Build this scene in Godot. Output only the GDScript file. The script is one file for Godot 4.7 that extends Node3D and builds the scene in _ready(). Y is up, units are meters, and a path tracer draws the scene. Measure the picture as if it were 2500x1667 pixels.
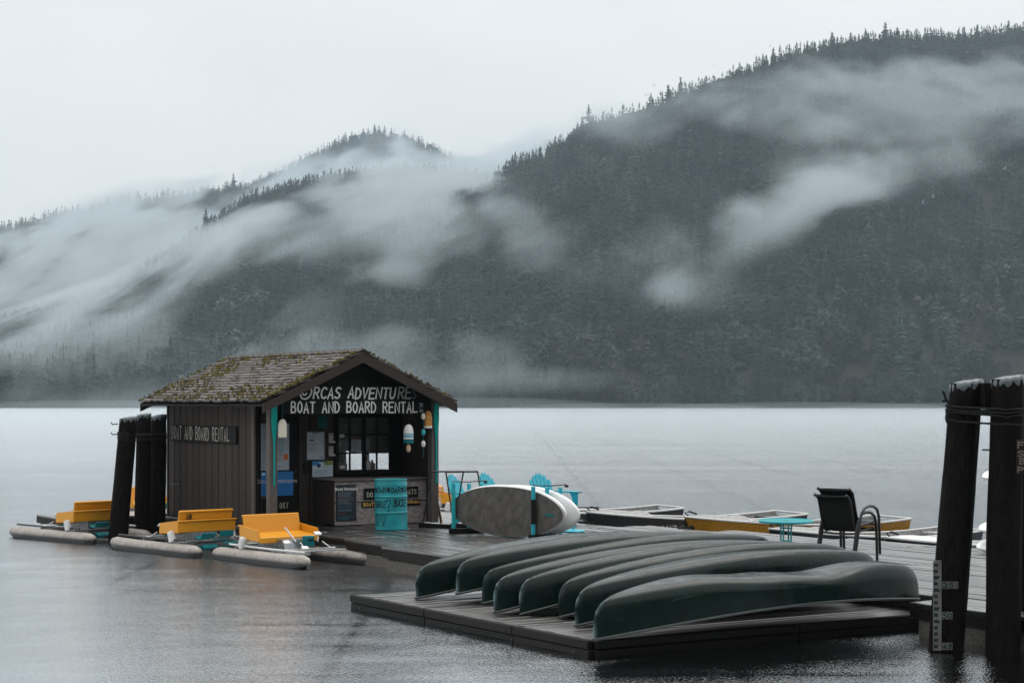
extends Node3D

# ---------------------------------------------------------------- the measured place
# Camera at the origin of the ground plan, eyes 2.6 m above the lake. Docks and hut lie in a frame turned 32 degrees:
# a runs along the hut's front to the right, b comes out of its front towards the canoes.
const EYE := 2.6
const FOC := 4550.0          # focal length over a picture 2500 wide and 1667 high
const HOR := 983.0           # row of the horizon in that picture
const TURN := 0.5585         # 32 degrees
const DECK := 0.38
const LOW := 0.18
const O := Vector2(-2.644, 33.0)
var rng := RandomNumberGenerator.new()
var M := {}
var GA := Vector2(cos(TURN), sin(TURN))
var NB := Vector2(sin(TURN), -cos(TURN))


func wp(a: float, b: float, y: float) -> Vector3:            # dock frame to world
	var p := O + GA * a + NB * b
	return Vector3(p.x, y, -p.y)

func to_ab(p: Vector3) -> Vector2:
	var d := Vector2(p.x, -p.z) - O
	return Vector2(d.dot(GA), d.dot(NB))

func gr(x: float, y: float, h: float) -> Vector3:            # photograph point known to lie at height h
	var s := (y - HOR) / (EYE - h)
	return Vector3((x - 1250.0) / s, h, -FOC / s)

func at(x: float, y: float, d: float) -> Vector3:            # photograph point at a known distance
	return Vector3((x - 1250.0) * d / FOC, EYE - (y - HOR) * d / FOC, -d)

func fb(x: float, y: float, b: float) -> Vector3:            # on a plane parallel to the hut's front: (a, y, b)
	var k := (x - 1250.0) / FOC
	var p := O + NB * b
	var a := -(p.x - k * p.y) / (GA.x - k * GA.y)
	return Vector3(a, EYE - (y - HOR) * (p.y + a * GA.y) / FOC, b)

func fa(x: float, y: float, a: float) -> Vector3:            # on a plane parallel to the hut's side: (a, y, b)
	var k := (x - 1250.0) / FOC
	var p := O + GA * a
	var b := -(p.x - k * p.y) / (NB.x - k * NB.y)
	return Vector3(a, EYE - (y - HOR) * (p.y + b * NB.y) / FOC, b)


# ---------------------------------------------------------------- mesh building
class Mb:
	var v := PackedVector3Array()
	var n := PackedVector3Array()
	var c := PackedColorArray()
	var uv := PackedVector2Array()
	var ix := PackedInt32Array()
	var col := Color(1, 1, 1)

	func vert(p: Vector3, nn: Vector3, t := Vector2.ZERO) -> int:
		v.append(p); n.append(nn); c.append(col); uv.append(t)
		return v.size() - 1

	func tri(a: Vector3, b: Vector3, d: Vector3) -> void:
		var nn := (b - a).cross(d - a).normalized()
		var i := vert(a, nn); vert(b, nn); vert(d, nn)
		ix.append_array(PackedInt32Array([i, i + 2, i + 1]))

	func quad(a: Vector3, b: Vector3, d: Vector3, e: Vector3) -> void:   # counter-clockwise from outside
		var nn := (d - a).cross(e - b).normalized()
		var i := vert(a, nn, Vector2(0, 1)); vert(b, nn, Vector2(1, 1)); vert(d, nn, Vector2(1, 0)); vert(e, nn, Vector2(0, 0))
		ix.append_array(PackedInt32Array([i, i + 2, i + 1, i, i + 3, i + 2]))

	func box(p: Vector3, s: Vector3, t := Basis.IDENTITY) -> void:
		var h := s / 2.0
		var k := []
		for i in 8:
			k.append(p + t * Vector3(h.x if i & 1 else -h.x, h.y if i & 2 else -h.y, h.z if i & 4 else -h.z))
		quad(k[4], k[5], k[7], k[6]); quad(k[1], k[0], k[2], k[3]); quad(k[5], k[1], k[3], k[7])
		quad(k[0], k[4], k[6], k[2]); quad(k[6], k[7], k[3], k[2]); quad(k[0], k[1], k[5], k[4])

	func bevel(p: Vector3, s: Vector3, r: float, t := Basis.IDENTITY) -> void:   # a box with chamfered edges
		var h := s / 2.0
		r = minf(r, minf(h.x, minf(h.y, h.z)) * 0.9)
		var q := func(x: int, y: int, z: int, ax: int) -> Vector3:
			var w := Vector3(x * h.x, y * h.y, z * h.z)
			for i in 3:
				if i != ax:
					w[i] -= signf(w[i]) * r
			return p + t * w
		for ax in 3:
			var u := (ax + 1) % 3
			var w := (ax + 2) % 3
			for sg in [-1, 1]:
				var pts := []
				for cc in [[-1, -1], [1, -1], [1, 1], [-1, 1]]:
					var k := Vector3i.ZERO
					k[ax] = sg; k[u] = cc[0]; k[w] = cc[1]
					pts.append(q.call(k.x, k.y, k.z, ax))
				if sg > 0: quad(pts[0], pts[1], pts[2], pts[3])
				else: quad(pts[3], pts[2], pts[1], pts[0])
			for s1 in [-1, 1]:
				for s2 in [-1, 1]:
					var k0 := Vector3i.ZERO
					k0[u] = s1; k0[w] = s2; k0[ax] = -1
					var k1 := k0
					k1[ax] = 1
					var e := [q.call(k0.x, k0.y, k0.z, u), q.call(k1.x, k1.y, k1.z, u), q.call(k1.x, k1.y, k1.z, w), q.call(k0.x, k0.y, k0.z, w)]
					if s1 * s2 > 0: quad(e[3], e[2], e[1], e[0])
					else: quad(e[0], e[1], e[2], e[3])
		for x in [-1, 1]:
			for y in [-1, 1]:
				for z in [-1, 1]:
					if x * y * z > 0: tri(q.call(x, y, z, 0), q.call(x, y, z, 1), q.call(x, y, z, 2))
					else: tri(q.call(x, y, z, 2), q.call(x, y, z, 1), q.call(x, y, z, 0))

	func surf(rows: Array, wrap := false, cols: Array = []) -> void:     # a smooth sheet through rows of points
		var m: int = rows[0].size()
		var first := v.size()
		var acc := PackedVector3Array()
		acc.resize(rows.size() * m)
		var mm := m if wrap else m - 1
		for i in rows.size() - 1:
			for j in mm:
				var j2 := (j + 1) % m
				var nn: Vector3 = (rows[i + 1][j2] - rows[i][j]).cross(rows[i + 1][j] - rows[i][j2])
				for k in [i * m + j, i * m + j2, (i + 1) * m + j, (i + 1) * m + j2]:
					acc[k] += nn
				var a := first + i * m + j
				var b := first + i * m + j2
				var d := first + (i + 1) * m + j2
				var e := first + (i + 1) * m + j
				ix.append_array(PackedInt32Array([a, b, d, a, d, e]))
		for i in rows.size():
			for j in m:
				var keep := col
				if cols.size(): col = cols[i][j]
				vert(rows[i][j], -acc[i * m + j].normalized(), Vector2(float(j) / m, float(i) / rows.size()))
				col = keep

	func tube(pts: Array, r: float, sides := 6, r2 := -1.0, caps := true) -> void:
		if r2 < 0.0: r2 = r
		var rows := []
		var up := Vector3(0.31, 0.9, 0.28)
		for i in pts.size():
			var d: Vector3 = (pts[mini(i + 1, pts.size() - 1)] - pts[maxi(i - 1, 0)]).normalized()
			var x := d.cross(up).normalized()
			var y := x.cross(d).normalized()
			var row := PackedVector3Array()
			var rr := lerpf(r, r2, float(i) / (pts.size() - 1))
			for k in sides:
				var w := TAU * k / sides
				row.append(pts[i] + (x * cos(w) + y * sin(w)) * rr)
			rows.append(row)
		surf(rows, true)
		if caps:
			for k in range(1, sides - 1):
				tri(rows[0][0], rows[0][k + 1], rows[0][k])
				tri(rows[-1][0], rows[-1][k], rows[-1][k + 1])

	func lathe(prof: Array, sides := 20, at := Vector3.ZERO, axis := Basis.IDENTITY) -> void:   # profile of (radius, height)
		var rows := []
		for p in prof:
			var row := PackedVector3Array()
			for k in sides:
				var w := TAU * k / sides
				row.append(at + axis * Vector3(cos(w) * p.x, p.y, sin(w) * p.x))
			rows.append(row)
		surf(rows, true)

	func prism(poly: PackedVector2Array, z0: float, z1: float, t := Transform3D.IDENTITY) -> void:   # outline in x, y (counter-clockwise) pulled from z0 to z1
		var idx := Geometry2D.triangulate_polygon(poly)
		for i in range(0, idx.size(), 3):
			var a := poly[idx[i]]; var b := poly[idx[i + 1]]; var d := poly[idx[i + 2]]
			if (b - a).cross(d - a) < 0.0:
				var w := b; b = d; d = w
			tri(t * Vector3(a.x, a.y, z1), t * Vector3(b.x, b.y, z1), t * Vector3(d.x, d.y, z1))
			tri(t * Vector3(a.x, a.y, z0), t * Vector3(d.x, d.y, z0), t * Vector3(b.x, b.y, z0))
		for i in poly.size():
			var p := poly[i]; var q := poly[(i + 1) % poly.size()]
			quad(t * Vector3(p.x, p.y, z0), t * Vector3(q.x, q.y, z0), t * Vector3(q.x, q.y, z1), t * Vector3(p.x, p.y, z1))

	func done() -> ArrayMesh:
		var arr := []
		arr.resize(Mesh.ARRAY_MAX)
		arr[Mesh.ARRAY_VERTEX] = v; arr[Mesh.ARRAY_NORMAL] = n; arr[Mesh.ARRAY_COLOR] = c
		arr[Mesh.ARRAY_TEX_UV] = uv; arr[Mesh.ARRAY_INDEX] = ix
		var m := ArrayMesh.new()
		m.add_surface_from_arrays(Mesh.PRIMITIVE_TRIANGLES, arr)
		return m


func thing(called: String, label: String, category: String, pos := Vector3.ZERO, turn := 0.0, group := "") -> Node3D:
	var o := Node3D.new()
	o.name = called
	add_child(o, true)
	o.position = pos
	o.rotation.y = turn
	tag(o, label, category, group)
	return o

func tag(o: Node, label: String, category: String, group := "") -> void:
	o.set_meta("label", label)
	o.set_meta("category", category)
	if group: o.set_meta("group", group)

func put(called: String, mesh: Mesh, mat: Material, parent: Node, pos := Vector3.ZERO) -> MeshInstance3D:
	var o := MeshInstance3D.new()
	o.name = called
	o.mesh = mesh
	o.material_override = mat
	o.position = pos
	parent.add_child(o, true)
	return o

func obj(called: String, mb: Mb, mat: Material, parent: Node, pos := Vector3.ZERO) -> MeshInstance3D:
	return put(called, mb.done(), mat, parent, pos)


# ---------------------------------------------------------------- materials
func lin(r: float, g: float, b: float) -> Color:
	return Color(r, g, b).linear_to_srgb()

func mat(r: float, g: float, b: float, rough := 0.6, metal := 0.0, tint := false) -> StandardMaterial3D:
	var m := StandardMaterial3D.new()
	m.albedo_color = lin(r, g, b)
	m.roughness = rough
	m.metallic = metal
	m.vertex_color_use_as_albedo = tint
	m.metallic_specular = 0.5 if rough < 0.5 else 0.3
	return m

func noise_tex(freq: float, seed_: int, lo: float, hi: float, oct := 4, normal := 0.0, size := 512, kind := FastNoiseLite.TYPE_SIMPLEX_SMOOTH) -> NoiseTexture2D:
	var f := FastNoiseLite.new()
	f.noise_type = kind
	f.frequency = freq
	f.seed = seed_
	f.fractal_octaves = oct
	var t := NoiseTexture2D.new()
	t.width = size; t.height = size
	t.seamless = true
	t.noise = f
	if normal > 0.0:
		t.as_normal_map = true
		t.bump_strength = normal
	else:
		var g := Gradient.new()
		g.set_color(0, Color(lo, lo, lo)); g.set_color(1, Color(hi, hi, hi))
		t.color_ramp = g
	return t

func grain(m: StandardMaterial3D, scale: Vector3, offset := Vector3.ZERO, rough_tex: Texture2D = null, world := false) -> StandardMaterial3D:
	m.uv1_triplanar = true
	m.uv1_world_triplanar = world
	m.uv1_scale = scale
	m.uv1_offset = offset
	m.albedo_texture = M.tex_grain
	m.normal_enabled = true
	m.normal_texture = M.tex_grain_n
	m.normal_scale = 0.4
	if rough_tex:
		m.roughness_texture = rough_tex
		m.roughness_texture_channel = BaseMaterial3D.TEXTURE_CHANNEL_GREEN
	return m

func wet(m: StandardMaterial3D) -> void:                     # a film of rain on rough wood
	m.metallic_specular = 0.8
	m.normal_scale = 1.1
	m.clearcoat_enabled = true
	m.clearcoat = 1.0
	m.clearcoat_roughness = 0.34

func materials() -> void:
	M.tex_grain = noise_tex(0.03, 3, 0.66, 1.0, 5)
	M.tex_grain_n = noise_tex(0.035, 3, 0, 1, 5, 1.6)
	M.tex_wet = noise_tex(0.012, 11, 0.25, 1.0, 3)
	M.tex_spot = noise_tex(0.009, 21, 0.72, 1.0, 5)
	M.tex_spot_n = noise_tex(0.05, 22, 0, 1, 4, 2.0)
	var deck_tones := [[0.050, 0.042, 0.039], [0.030, 0.025, 0.024], [0.085, 0.074, 0.070], [0.020, 0.017, 0.016], [0.062, 0.048, 0.042], [0.042, 0.038, 0.040]]
	M.plank = []
	for i in 6:
		var d: Array = deck_tones[i]
		M.plank.append(grain(mat(d[0] * 0.8, d[1] * 0.8, d[2] * 0.8, [0.50, 0.34, 0.66, 0.42, 0.56, 0.28][i]), Vector3(3.1, 3.1, 0.16), Vector3(0.37 * i, 0.21 * i, 0.61 * i), M.tex_wet))
	for m in M.plank: wet(m)
	M.plank_across = []
	for i in 6:
		var d: Array = deck_tones[i]
		M.plank_across.append(grain(mat(d[0] * 0.4 + 0.008, d[1] * 0.4 + 0.006, d[2] * 0.4 + 0.006, [0.50, 0.34, 0.66, 0.42, 0.56, 0.28][i]), Vector3(0.16, 3.1, 3.1), Vector3(0.61 * i, 0.21 * i, 0.37 * i), M.tex_wet))
	for m in M.plank_across: wet(m)
	M.rim = grain(mat(0.011, 0.0085, 0.007, 0.6), Vector3(0.5, 4, 0.5))
	M.tex_streak = noise_tex(0.05, 51, 0.12, 1.0, 5)
	M.beam = []
	for i in 3:
		var bm := grain(mat([0.016, 0.030, 0.022][i], [0.012, 0.019, 0.016][i], [0.010, 0.014, 0.013][i], 0.55), Vector3(0.7, 3, 0.7), Vector3(0.3 * i, 0.2, 0.5 * i))
		bm.albedo_texture = M.tex_streak
		M.beam.append(bm)
	M.concrete = grain(mat(0.17, 0.155, 0.14, 0.8), Vector3(1.3, 1.3, 1.3))
	M.siding = []
	for i in 4:
		var k: float = [1.0, 0.86, 1.1, 0.94][i]
		M.siding.append(grain(mat(0.066 * k, 0.051 * k, 0.043 * k, 0.7), Vector3(4, 0.22, 4), Vector3(0.3 * i, 0.4 * i, 0.7 * i)))
	M.trim = grain(mat(0.17, 0.145, 0.135, 0.65), Vector3(4, 0.3, 4))
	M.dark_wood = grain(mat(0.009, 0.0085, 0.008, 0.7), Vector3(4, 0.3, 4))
	M.fascia = grain(mat(0.060, 0.047, 0.041, 0.6), Vector3(1, 4, 4))
	M.sign_black = grain(mat(0.005, 0.006, 0.0065, 0.7), Vector3(0.6, 5, 5))
	M.counter = grain(mat(0.34, 0.30, 0.29, 0.7), Vector3(0.5, 1.0, 0.5))
	M.paint_white = mat(0.60, 0.60, 0.585, 0.7)
	M.paint_faded = mat(0.30, 0.30, 0.29, 0.7)
	M.paint_pale = mat(0.36, 0.33, 0.29, 0.7)
	M.paint_orange = mat(0.70, 0.42, 0.12, 0.7)
	M.ink = mat(0.008, 0.02, 0.024, 0.6)
	M.shingle = []
	for i in 8:
		var k: float = [1.0, 0.6, 1.4, 0.75, 1.15, 0.45, 1.75, 0.9][i]
		M.shingle.append(grain(mat(0.150 * k, 0.128 * k, 0.114 * k, 0.5), Vector3(0.4, 3, 5), Vector3(0.3 * i, 0.5 * i, 0.2 * i)))
	M.moss = mat(1, 1, 1, 0.95, 0.0, true)
	M.pile = grain(mat(0.020, 0.0165, 0.014, 0.7), Vector3(2.2, 0.16, 2.2))
	M.pile.albedo_texture = M.tex_streak
	M.pile.metallic_specular = 0.18
	M.pile.normal_scale = 1.2
	M.pile_cap = mat(0.085, 0.105, 0.115, 0.3)
	M.rope = mat(0.012, 0.012, 0.012, 0.7)
	M.steel_dark = mat(0.02, 0.022, 0.024, 0.4, 0.3)
	M.alu = grain(mat(0.45, 0.47, 0.48, 0.35, 0.8), Vector3(1, 1, 1))
	M.alu_white = mat(0.62, 0.62, 0.61, 0.35)
	M.yellow = mat(0.66, 0.28, 0.010, 0.42)
	M.teal = mat(0.012, 0.36, 0.40, 0.4)
	M.teal_dark = mat(0.004, 0.13, 0.145, 0.5)
	M.teal_paint = mat(0.0, 0.30, 0.27, 0.5)
	M.turquoise = mat(0.018, 0.36, 0.46, 0.45)
	M.plastic_float = mat(1, 1, 1, 0.45, 0.0, true)
	M.plastic_float.albedo_texture = M.tex_spot
	M.plastic_float.uv1_triplanar = true
	M.plastic_float.uv1_scale = Vector3(0.6, 1.5, 1.5)
	M.white = mat(0.72, 0.71, 0.68, 0.4)
	M.cream = mat(0.66, 0.62, 0.52, 0.5)
	M.canoe = mat(1, 1, 1, 0.33, 0.0, true)
	M.canoe.metallic_specular = 0.3
	M.canoe.roughness_texture = M.tex_wet
	M.canoe.roughness = 0.38
	M.canoe.albedo_texture = M.tex_spot
	M.canoe.normal_enabled = true
	M.canoe.normal_texture = M.tex_spot_n
	M.canoe.normal_scale = 0.04
	M.canoe.uv1_triplanar = true
	M.canoe.uv1_scale = Vector3(0.5, 0.5, 0.5)
	M.scratch = mat(0.045, 0.062, 0.060, 0.5)
	M.gunwale_trim = mat(0.040, 0.050, 0.048, 0.35)
	M.gunwale = mat(0.02, 0.024, 0.023, 0.5)
	M.boat_in = grain(mat(0.42, 0.42, 0.41, 0.5), Vector3(0.8, 0.8, 0.8))
	M.boat_rim = mat(0.55, 0.55, 0.54, 0.45)
	M.boat_black = grain(mat(0.022, 0.026, 0.028, 0.35), Vector3(1, 1, 1))
	M.boat_yellow = grain(mat(0.42, 0.20, 0.012, 0.35), Vector3(1, 1, 1))
	M.boat_grey = grain(mat(0.15, 0.16, 0.17, 0.35), Vector3(1, 1, 1))
	M.boat_navy = grain(mat(0.012, 0.018, 0.03, 0.35), Vector3(1, 1, 1))
	M.sling = mat(0.012, 0.013, 0.013, 0.8)
	M.frame_black = mat(0.012, 0.012, 0.013, 0.4)
	M.board_grey = grain(mat(0.135, 0.127, 0.118, 0.55), Vector3(0.9, 0.9, 0.9))
	M.board_grey.albedo_texture = M.tex_spot
	M.board_white = mat(0.74, 0.75, 0.75, 0.25)
	M.bark = mat(0.035, 0.028, 0.022, 0.9)
	M.crown = mat(1, 1, 1, 0.9, 0.0, true)
	M.wood_light = grain(mat(0.26, 0.11, 0.03, 0.5), Vector3(4, 0.4, 4))
	var g := mat(0.9, 0.95, 0.95, 0.05)
	g.transparency = BaseMaterial3D.TRANSPARENCY_ALPHA
	g.albedo_color.a = 0.04
	g.metallic_specular = 0.3
	M.glass = g


# ---------------------------------------------------------------- hand lettering
const STROKES := {
	"A": [[0, 0, .5, 1, 1, 0], [.2, .34, .82, .34]], "B": [[0, 0, 0, 1, .6, 1, .88, .86, .84, .66, .55, .54, .04, .52], [.55, .54, .95, .42, 1, .2, .75, .03, 0, 0]],
	"C": [[1, .86, .72, 1, .32, .95, .06, .66, .05, .34, .3, .05, .7, 0, 1, .14]], "D": [[0, 0, 0, 1, .5, .95, .9, .72, 1, .46, .86, .18, .5, .02, .02, 0]],
	"E": [[1, 1, 0, 1, 0, 0, 1, 0], [.02, .52, .8, .54]], "F": [[1, 1, 0, 1, 0, 0], [.02, .52, .8, .52]], "G": [[1, .86, .7, 1, .3, .95, .05, .6, .1, .2, .5, 0, .95, .15, .95, .45, .6, .45]],
	"H": [[0, 0, 0, 1], [1, 0, 1, 1], [0, .5, 1, .5]], "I": [[.5, 0, .5, 1]], "K": [[0, 0, 0, 1], [.95, 1, .04, .48, 1, 0]], "L": [[0, 1, 0, 0, 1, .03]],
	"M": [[0, 0, .08, 1, .5, .35, .92, 1, 1, 0]], "N": [[0, 0, 0, 1, 1, 0, 1, 1]], "O": [[.5, 1, .15, .84, 0, .5, .15, .14, .5, 0, .85, .14, 1, .5, .85, .84, .5, 1]],
	"P": [[0, 0, 0, 1, .7, .97, 1, .76, .75, .5, .03, .46]], "R": [[0, 0, 0, 1, .7, .98, .98, .78, .75, .54, .05, .47], [.4, .5, 1, 0]],
	"S": [[.95, .88, .6, 1, .2, .92, .08, .72, .3, .55, .75, .44, .95, .24, .7, .03, .3, 0, 0, .12]], "T": [[0, 1, 1, 1], [.5, .98, .5, 0]],
	"U": [[0, 1, .03, .3, .25, .03, .6, 0, .9, .16, 1, .4, 1, 1]], "V": [[0, 1, .5, 0, 1, 1]], "W": [[0, 1, .25, 0, .5, .7, .75, 0, 1, 1]], "Y": [[0, 1, .5, .5, 1, 1], [.5, .5, .5, 0]],
	"?": [[0, .75, .2, .97, .6, 1, .95, .8, .8, .55, .5, .42, .45, .24], [.45, .04, .5, 0]], "@": [[.5, .7, .2, .5, .5, .25, .8, .5, .5, .7], [.9, .2, .5, .02, .08, .3, .1, .75, .5, .98, .92, .72]],
	"0": [[.5, 1, .1, .8, 0, .5, .1, .2, .5, 0, .9, .2, 1, .5, .9, .8, .5, 1]], "1": [[.2, .8, .55, 1, .55, 0]], "3": [[.05, .9, .5, 1, .95, .8, .85, .6, .4, .54, .9, .45, 1, .2, .5, 0, 0, .12]],
	"4": [[.75, 0, .75, 1, 0, .3, 1, .3]], "5": [[.95, 1, .15, 1, .1, .58, .6, .62, 1, .35, .8, .06, .4, 0, 0, .1]], "7": [[0, 1, 1, 1, .35, 0]], "9": [[.1, .05, .6, .1, .95, .6, .85, .92, .45, 1, .08, .8, .15, .5, .6, .45, .93, .65]],
	"-": [[.1, .45, .9, .45]], "'": [[.5, 1, .5, .75]],
}

func letter(mb: Mb, ch: String, x: float, y: float, w: float, h: float, pen: float, slant: float, place: Callable, lift := 0.0) -> void:
	if not STROKES.has(ch): return
	var k := 0
	for st in STROKES[ch]:
		var pts := []
		for i in range(0, st.size(), 2):
			pts.append(Vector2(x + float(st[i]) * w + float(st[i + 1]) * h * slant, y + float(st[i + 1]) * h))
		ribbon(mb, pts, pen, place, lift + 0.0006 * k)
		k += 1

func ribbon(mb: Mb, pts: Array, pen: float, place: Callable, lift: float) -> void:
	var l := []
	var r := []
	for i in pts.size():
		var d0: Vector2 = (pts[i] - pts[maxi(i - 1, 0)]).normalized()
		var d1: Vector2 = (pts[mini(i + 1, pts.size() - 1)] - pts[i]).normalized()
		if i == 0: d0 = d1
		if i == pts.size() - 1: d1 = d0
		var t := (d0 + d1).normalized()
		if t == Vector2.ZERO: t = d0
		var nn := Vector2(-t.y, t.x)
		var m := minf(1.0 / maxf(0.3, absf(nn.dot(Vector2(-d1.y, d1.x)))), 1.7)
		var p: Vector2 = pts[i]
		if i == 0: p -= d1 * pen * 0.4
		if i == pts.size() - 1: p += d0 * pen * 0.4
		l.append(p + nn * pen * 0.5 * m)
		r.append(p - nn * pen * 0.5 * m)
	for i in pts.size() - 1:
		mb.quad(place.call(r[i], lift), place.call(r[i + 1], lift), place.call(l[i + 1], lift), place.call(l[i], lift))

func write(text: String, x: float, y: float, width: float, h: float, pen: float, slant: float, place: Callable, jitter := 0.0, lw := 0.62, gap := 0.3, lift := 0.0) -> Mb:   # words fitted into a width
	var mb := Mb.new()
	var total := 0.0
	for ch in text:
		total += (0.55 if ch == " " else 0.25 if ch in "I1'" else lw) + gap
	total -= gap
	var u := width / total
	for ch in text:
		var w := 0.55 if ch == " " else 0.25 if ch in "I1'" else lw
		var j := rng.randf_range(-1, 1) * jitter
		letter(mb, ch, x, y + j * h, w * u, h * (1.0 + j * 0.6), pen, slant, place, lift)
		x += (w + gap) * u
	return mb

func flat(p: Vector2, lift: float) -> Vector3:
	return Vector3(p.x, p.y, lift)

func side_flat(p: Vector2, lift: float) -> Vector3:          # on the hut's left wall: x of the text runs along b
	return Vector3(-lift, p.y, p.x)

func printed(w: int, h: int, paper: Color, ink: Color, blocks: Array, seed_: int) -> StandardMaterial3D:   # a printed sheet: rows of small words, and coloured areas
	var r := RandomNumberGenerator.new()
	r.seed = seed_
	var im := Image.create(w, h, false, Image.FORMAT_RGB8)
	im.fill(paper)
	for b in blocks:
		var q := Rect2i(int(b[1] * w), int(b[2] * h), int(b[3] * w), int(b[4] * h))
		if b[0] == "fill":
			im.fill_rect(q, b[5])
		elif b[0] == "text":
			var y := q.position.y
			var step := int(b[5])
			var c: Color = b[6] if b.size() > 6 else ink
			while y < q.end.y:
				var x := q.position.x
				var stop := q.position.x + int(q.size.x * (r.randf_range(0.55, 1.0)))
				while x < stop:
					var n := r.randi_range(2, 7)
					im.fill_rect(Rect2i(x, y, mini(n, stop - x), maxi(1, step / 3)), c)
					x += n + 2
				y += step
		elif b[0] == "disc":
			for yy in range(-int(b[3] * w), int(b[3] * w) + 1):
				for xx in range(-int(b[3] * w), int(b[3] * w) + 1):
					if xx * xx + yy * yy <= (b[3] * w) * (b[3] * w):
						im.set_pixel(clampi(int(b[1] * w) + xx, 0, w - 1), clampi(int(b[2] * h) + yy, 0, h - 1), b[5])
	var m := StandardMaterial3D.new()
	m.albedo_texture = ImageTexture.create_from_image(im)
	m.roughness = 0.5
	return m


# ---------------------------------------------------------------- hills, forest, mist
func along(k: Array, x: float) -> float:                     # value on a polyline of (x, value) pairs
	if x <= k[0][0]: return k[0][1]
	for i in k.size() - 1:
		if x <= k[i + 1][0]:
			return lerpf(k[i][1], k[i + 1][1], (x - k[i][0]) / (k[i + 1][0] - k[i][0]))
	return k[-1][1]

var HILLS := [
	{"name": "right_hill", "clear": 0.86, "skyline": [[400, 985], [560, 850], [700, 730], [800, 650], [870, 592], [962, 535], [1047, 507], [1132, 470], [1180, 450], [1254, 385], [1318, 365], [1435, 292], [1520, 268], [1584, 248], [1658, 212], [1722, 196], [1807, 162], [1903, 122], [2030, 98], [2158, 82], [2285, 76], [2391, 72], [2500, 62], [2800, 40]],
		"far": [[-300, 1000], [600, 1180], [1200, 1500], [2500, 1750]], "shore": 925.0, "trees": 17000, "x0": 440, "x1": 2760},
	{"name": "middle_hill", "clear": 0.8, "skyline": [[-300, 850], [0, 780], [140, 735], [265, 695], [340, 655], [440, 585], [500, 545], [595, 478], [638, 462], [744, 434], [850, 414], [957, 403], [1050, 400], [1150, 415], [1400, 440]],
		"far": [[-300, 1400], [400, 1650], [1200, 2000]], "shore": 935.0, "trees": 14000, "x0": -280, "x1": 1350},
	{"name": "left_ridge", "clear": 0.66, "skyline": [[-300, 575], [0, 545], [100, 520], [212, 500], [320, 476], [425, 463], [574, 446], [700, 440], [900, 470], [1100, 520]],
		"far": [[-300, 2300], [900, 2600]], "shore": 1700.0, "trees": 7500, "x0": -280, "x1": 1000},
	{"name": "distant_dome_hill", "clear": 0.72, "skyline": [[400, 520], [600, 440], [702, 397], [765, 360], [850, 323], [914, 312], [1010, 328], [1063, 349], [1116, 381], [1222, 392], [1300, 350], [1400, 320], [1600, 300]],
		"far": [[400, 3000], [1600, 3300]], "shore": 2450.0, "trees": 7000, "x0": 450, "x1": 1560},
]
var lumps := FastNoiseLite.new()
var wisps := FastNoiseLite.new()

func hill_point(h: Dictionary, x: float, t: float, relief := 1.0) -> Vector3:
	var far := along(h.far, x)
	var top := maxf(2.0, (HOR - along(h.skyline, x)) * far / FOC + EYE - 17.0)
	var d: float = lerpf(h.shore, far, t)
	var p := Vector3((x - 1250.0) / FOC * d, 0, -d)
	var rise := pow(minf(t, 1.0), 0.82)
	var y := top * rise - maxf(0.0, t - 1.0) * top * 1.2
	y += lumps.get_noise_2d(p.x, p.z) * top * 0.10 * relief * sin(PI * clampf(t, 0, 1))
	p.y = maxf(y, -1.0) if t > 0.0 else -1.5
	return p

func conifer(seed_: int, whorls: int, arms: int, ragged: float, lean := 0.0) -> ArrayMesh:   # a crown one unit high, of drooping boughs
	var r := RandomNumberGenerator.new()
	r.seed = seed_
	var mb := Mb.new()
	for k in whorls:
		var f := float(k) / (whorls - 1)
		var y0 := lerpf(0.12, 0.97, f)
		var reach := lerpf(0.21, 0.026, pow(f, 0.8)) * r.randf_range(1.0 - ragged, 1.0 + ragged * 0.5)
		for j in arms:
			if r.randf() < ragged * 0.35: continue
			var w := TAU * (j + 0.5 * (k % 2)) / arms + r.randf_range(-0.35, 0.35)
			var o := Vector3(cos(w), 0, sin(w))
			var s := Vector3(-o.z, 0, o.x)
			var l := reach * r.randf_range(0.6, 1.25)
			var wide := l * r.randf_range(0.42, 0.66) + 0.008
			var root := Vector3(0, y0 + 0.02 + r.randf_range(-0.03, 0.03), 0) + Vector3(lean * f, 0, 0)
			var tip := root + o * l - Vector3(0, l * r.randf_range(0.25, 0.6), 0)
			var mid := root.lerp(tip, 0.55) + Vector3(0, l * 0.10, 0)
			var sag := Vector3(0, l * 0.28, 0)
			mb.col = Color(1, 1, 1) * r.randf_range(0.7, 1.2)
			mb.tri(root, mid - s * wide - sag, mid)
			mb.tri(root, mid, mid + s * wide - sag)
			mb.tri(mid, mid - s * wide - sag, tip)
			mb.tri(mid, tip, mid + s * wide - sag)
	mb.col = Color.WHITE
	mb.tube([Vector3(lean, 0.85, 0), Vector3(lean, 1.0, 0)], 0.016, 4, 0.003)
	return mb.done()

func broadleaf(seed_: int) -> ArrayMesh:
	var r := RandomNumberGenerator.new()
	r.seed = seed_
	var mb := Mb.new()
	for k in 130:
		var d := Vector3(r.randfn(), r.randfn() * 0.9, r.randfn()).normalized() * pow(r.randf(), 0.4)
		var p := Vector3(0, 0.6, 0) + d * Vector3(0.27, 0.38, 0.27)
		var x := Vector3(r.randfn(), r.randfn(), r.randfn()).normalized() * 0.065
		var y := x.cross(Vector3(r.randfn(), r.randfn(), r.randfn())).normalized() * 0.055
		mb.col = Color(1, 1, 1) * r.randf_range(0.65, 1.3)
		mb.tri(p - x, p + x * 0.6 - y, p + x)
		mb.tri(p - x * 0.6 + y, p - x, p + x)
	return mb.done()

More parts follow.
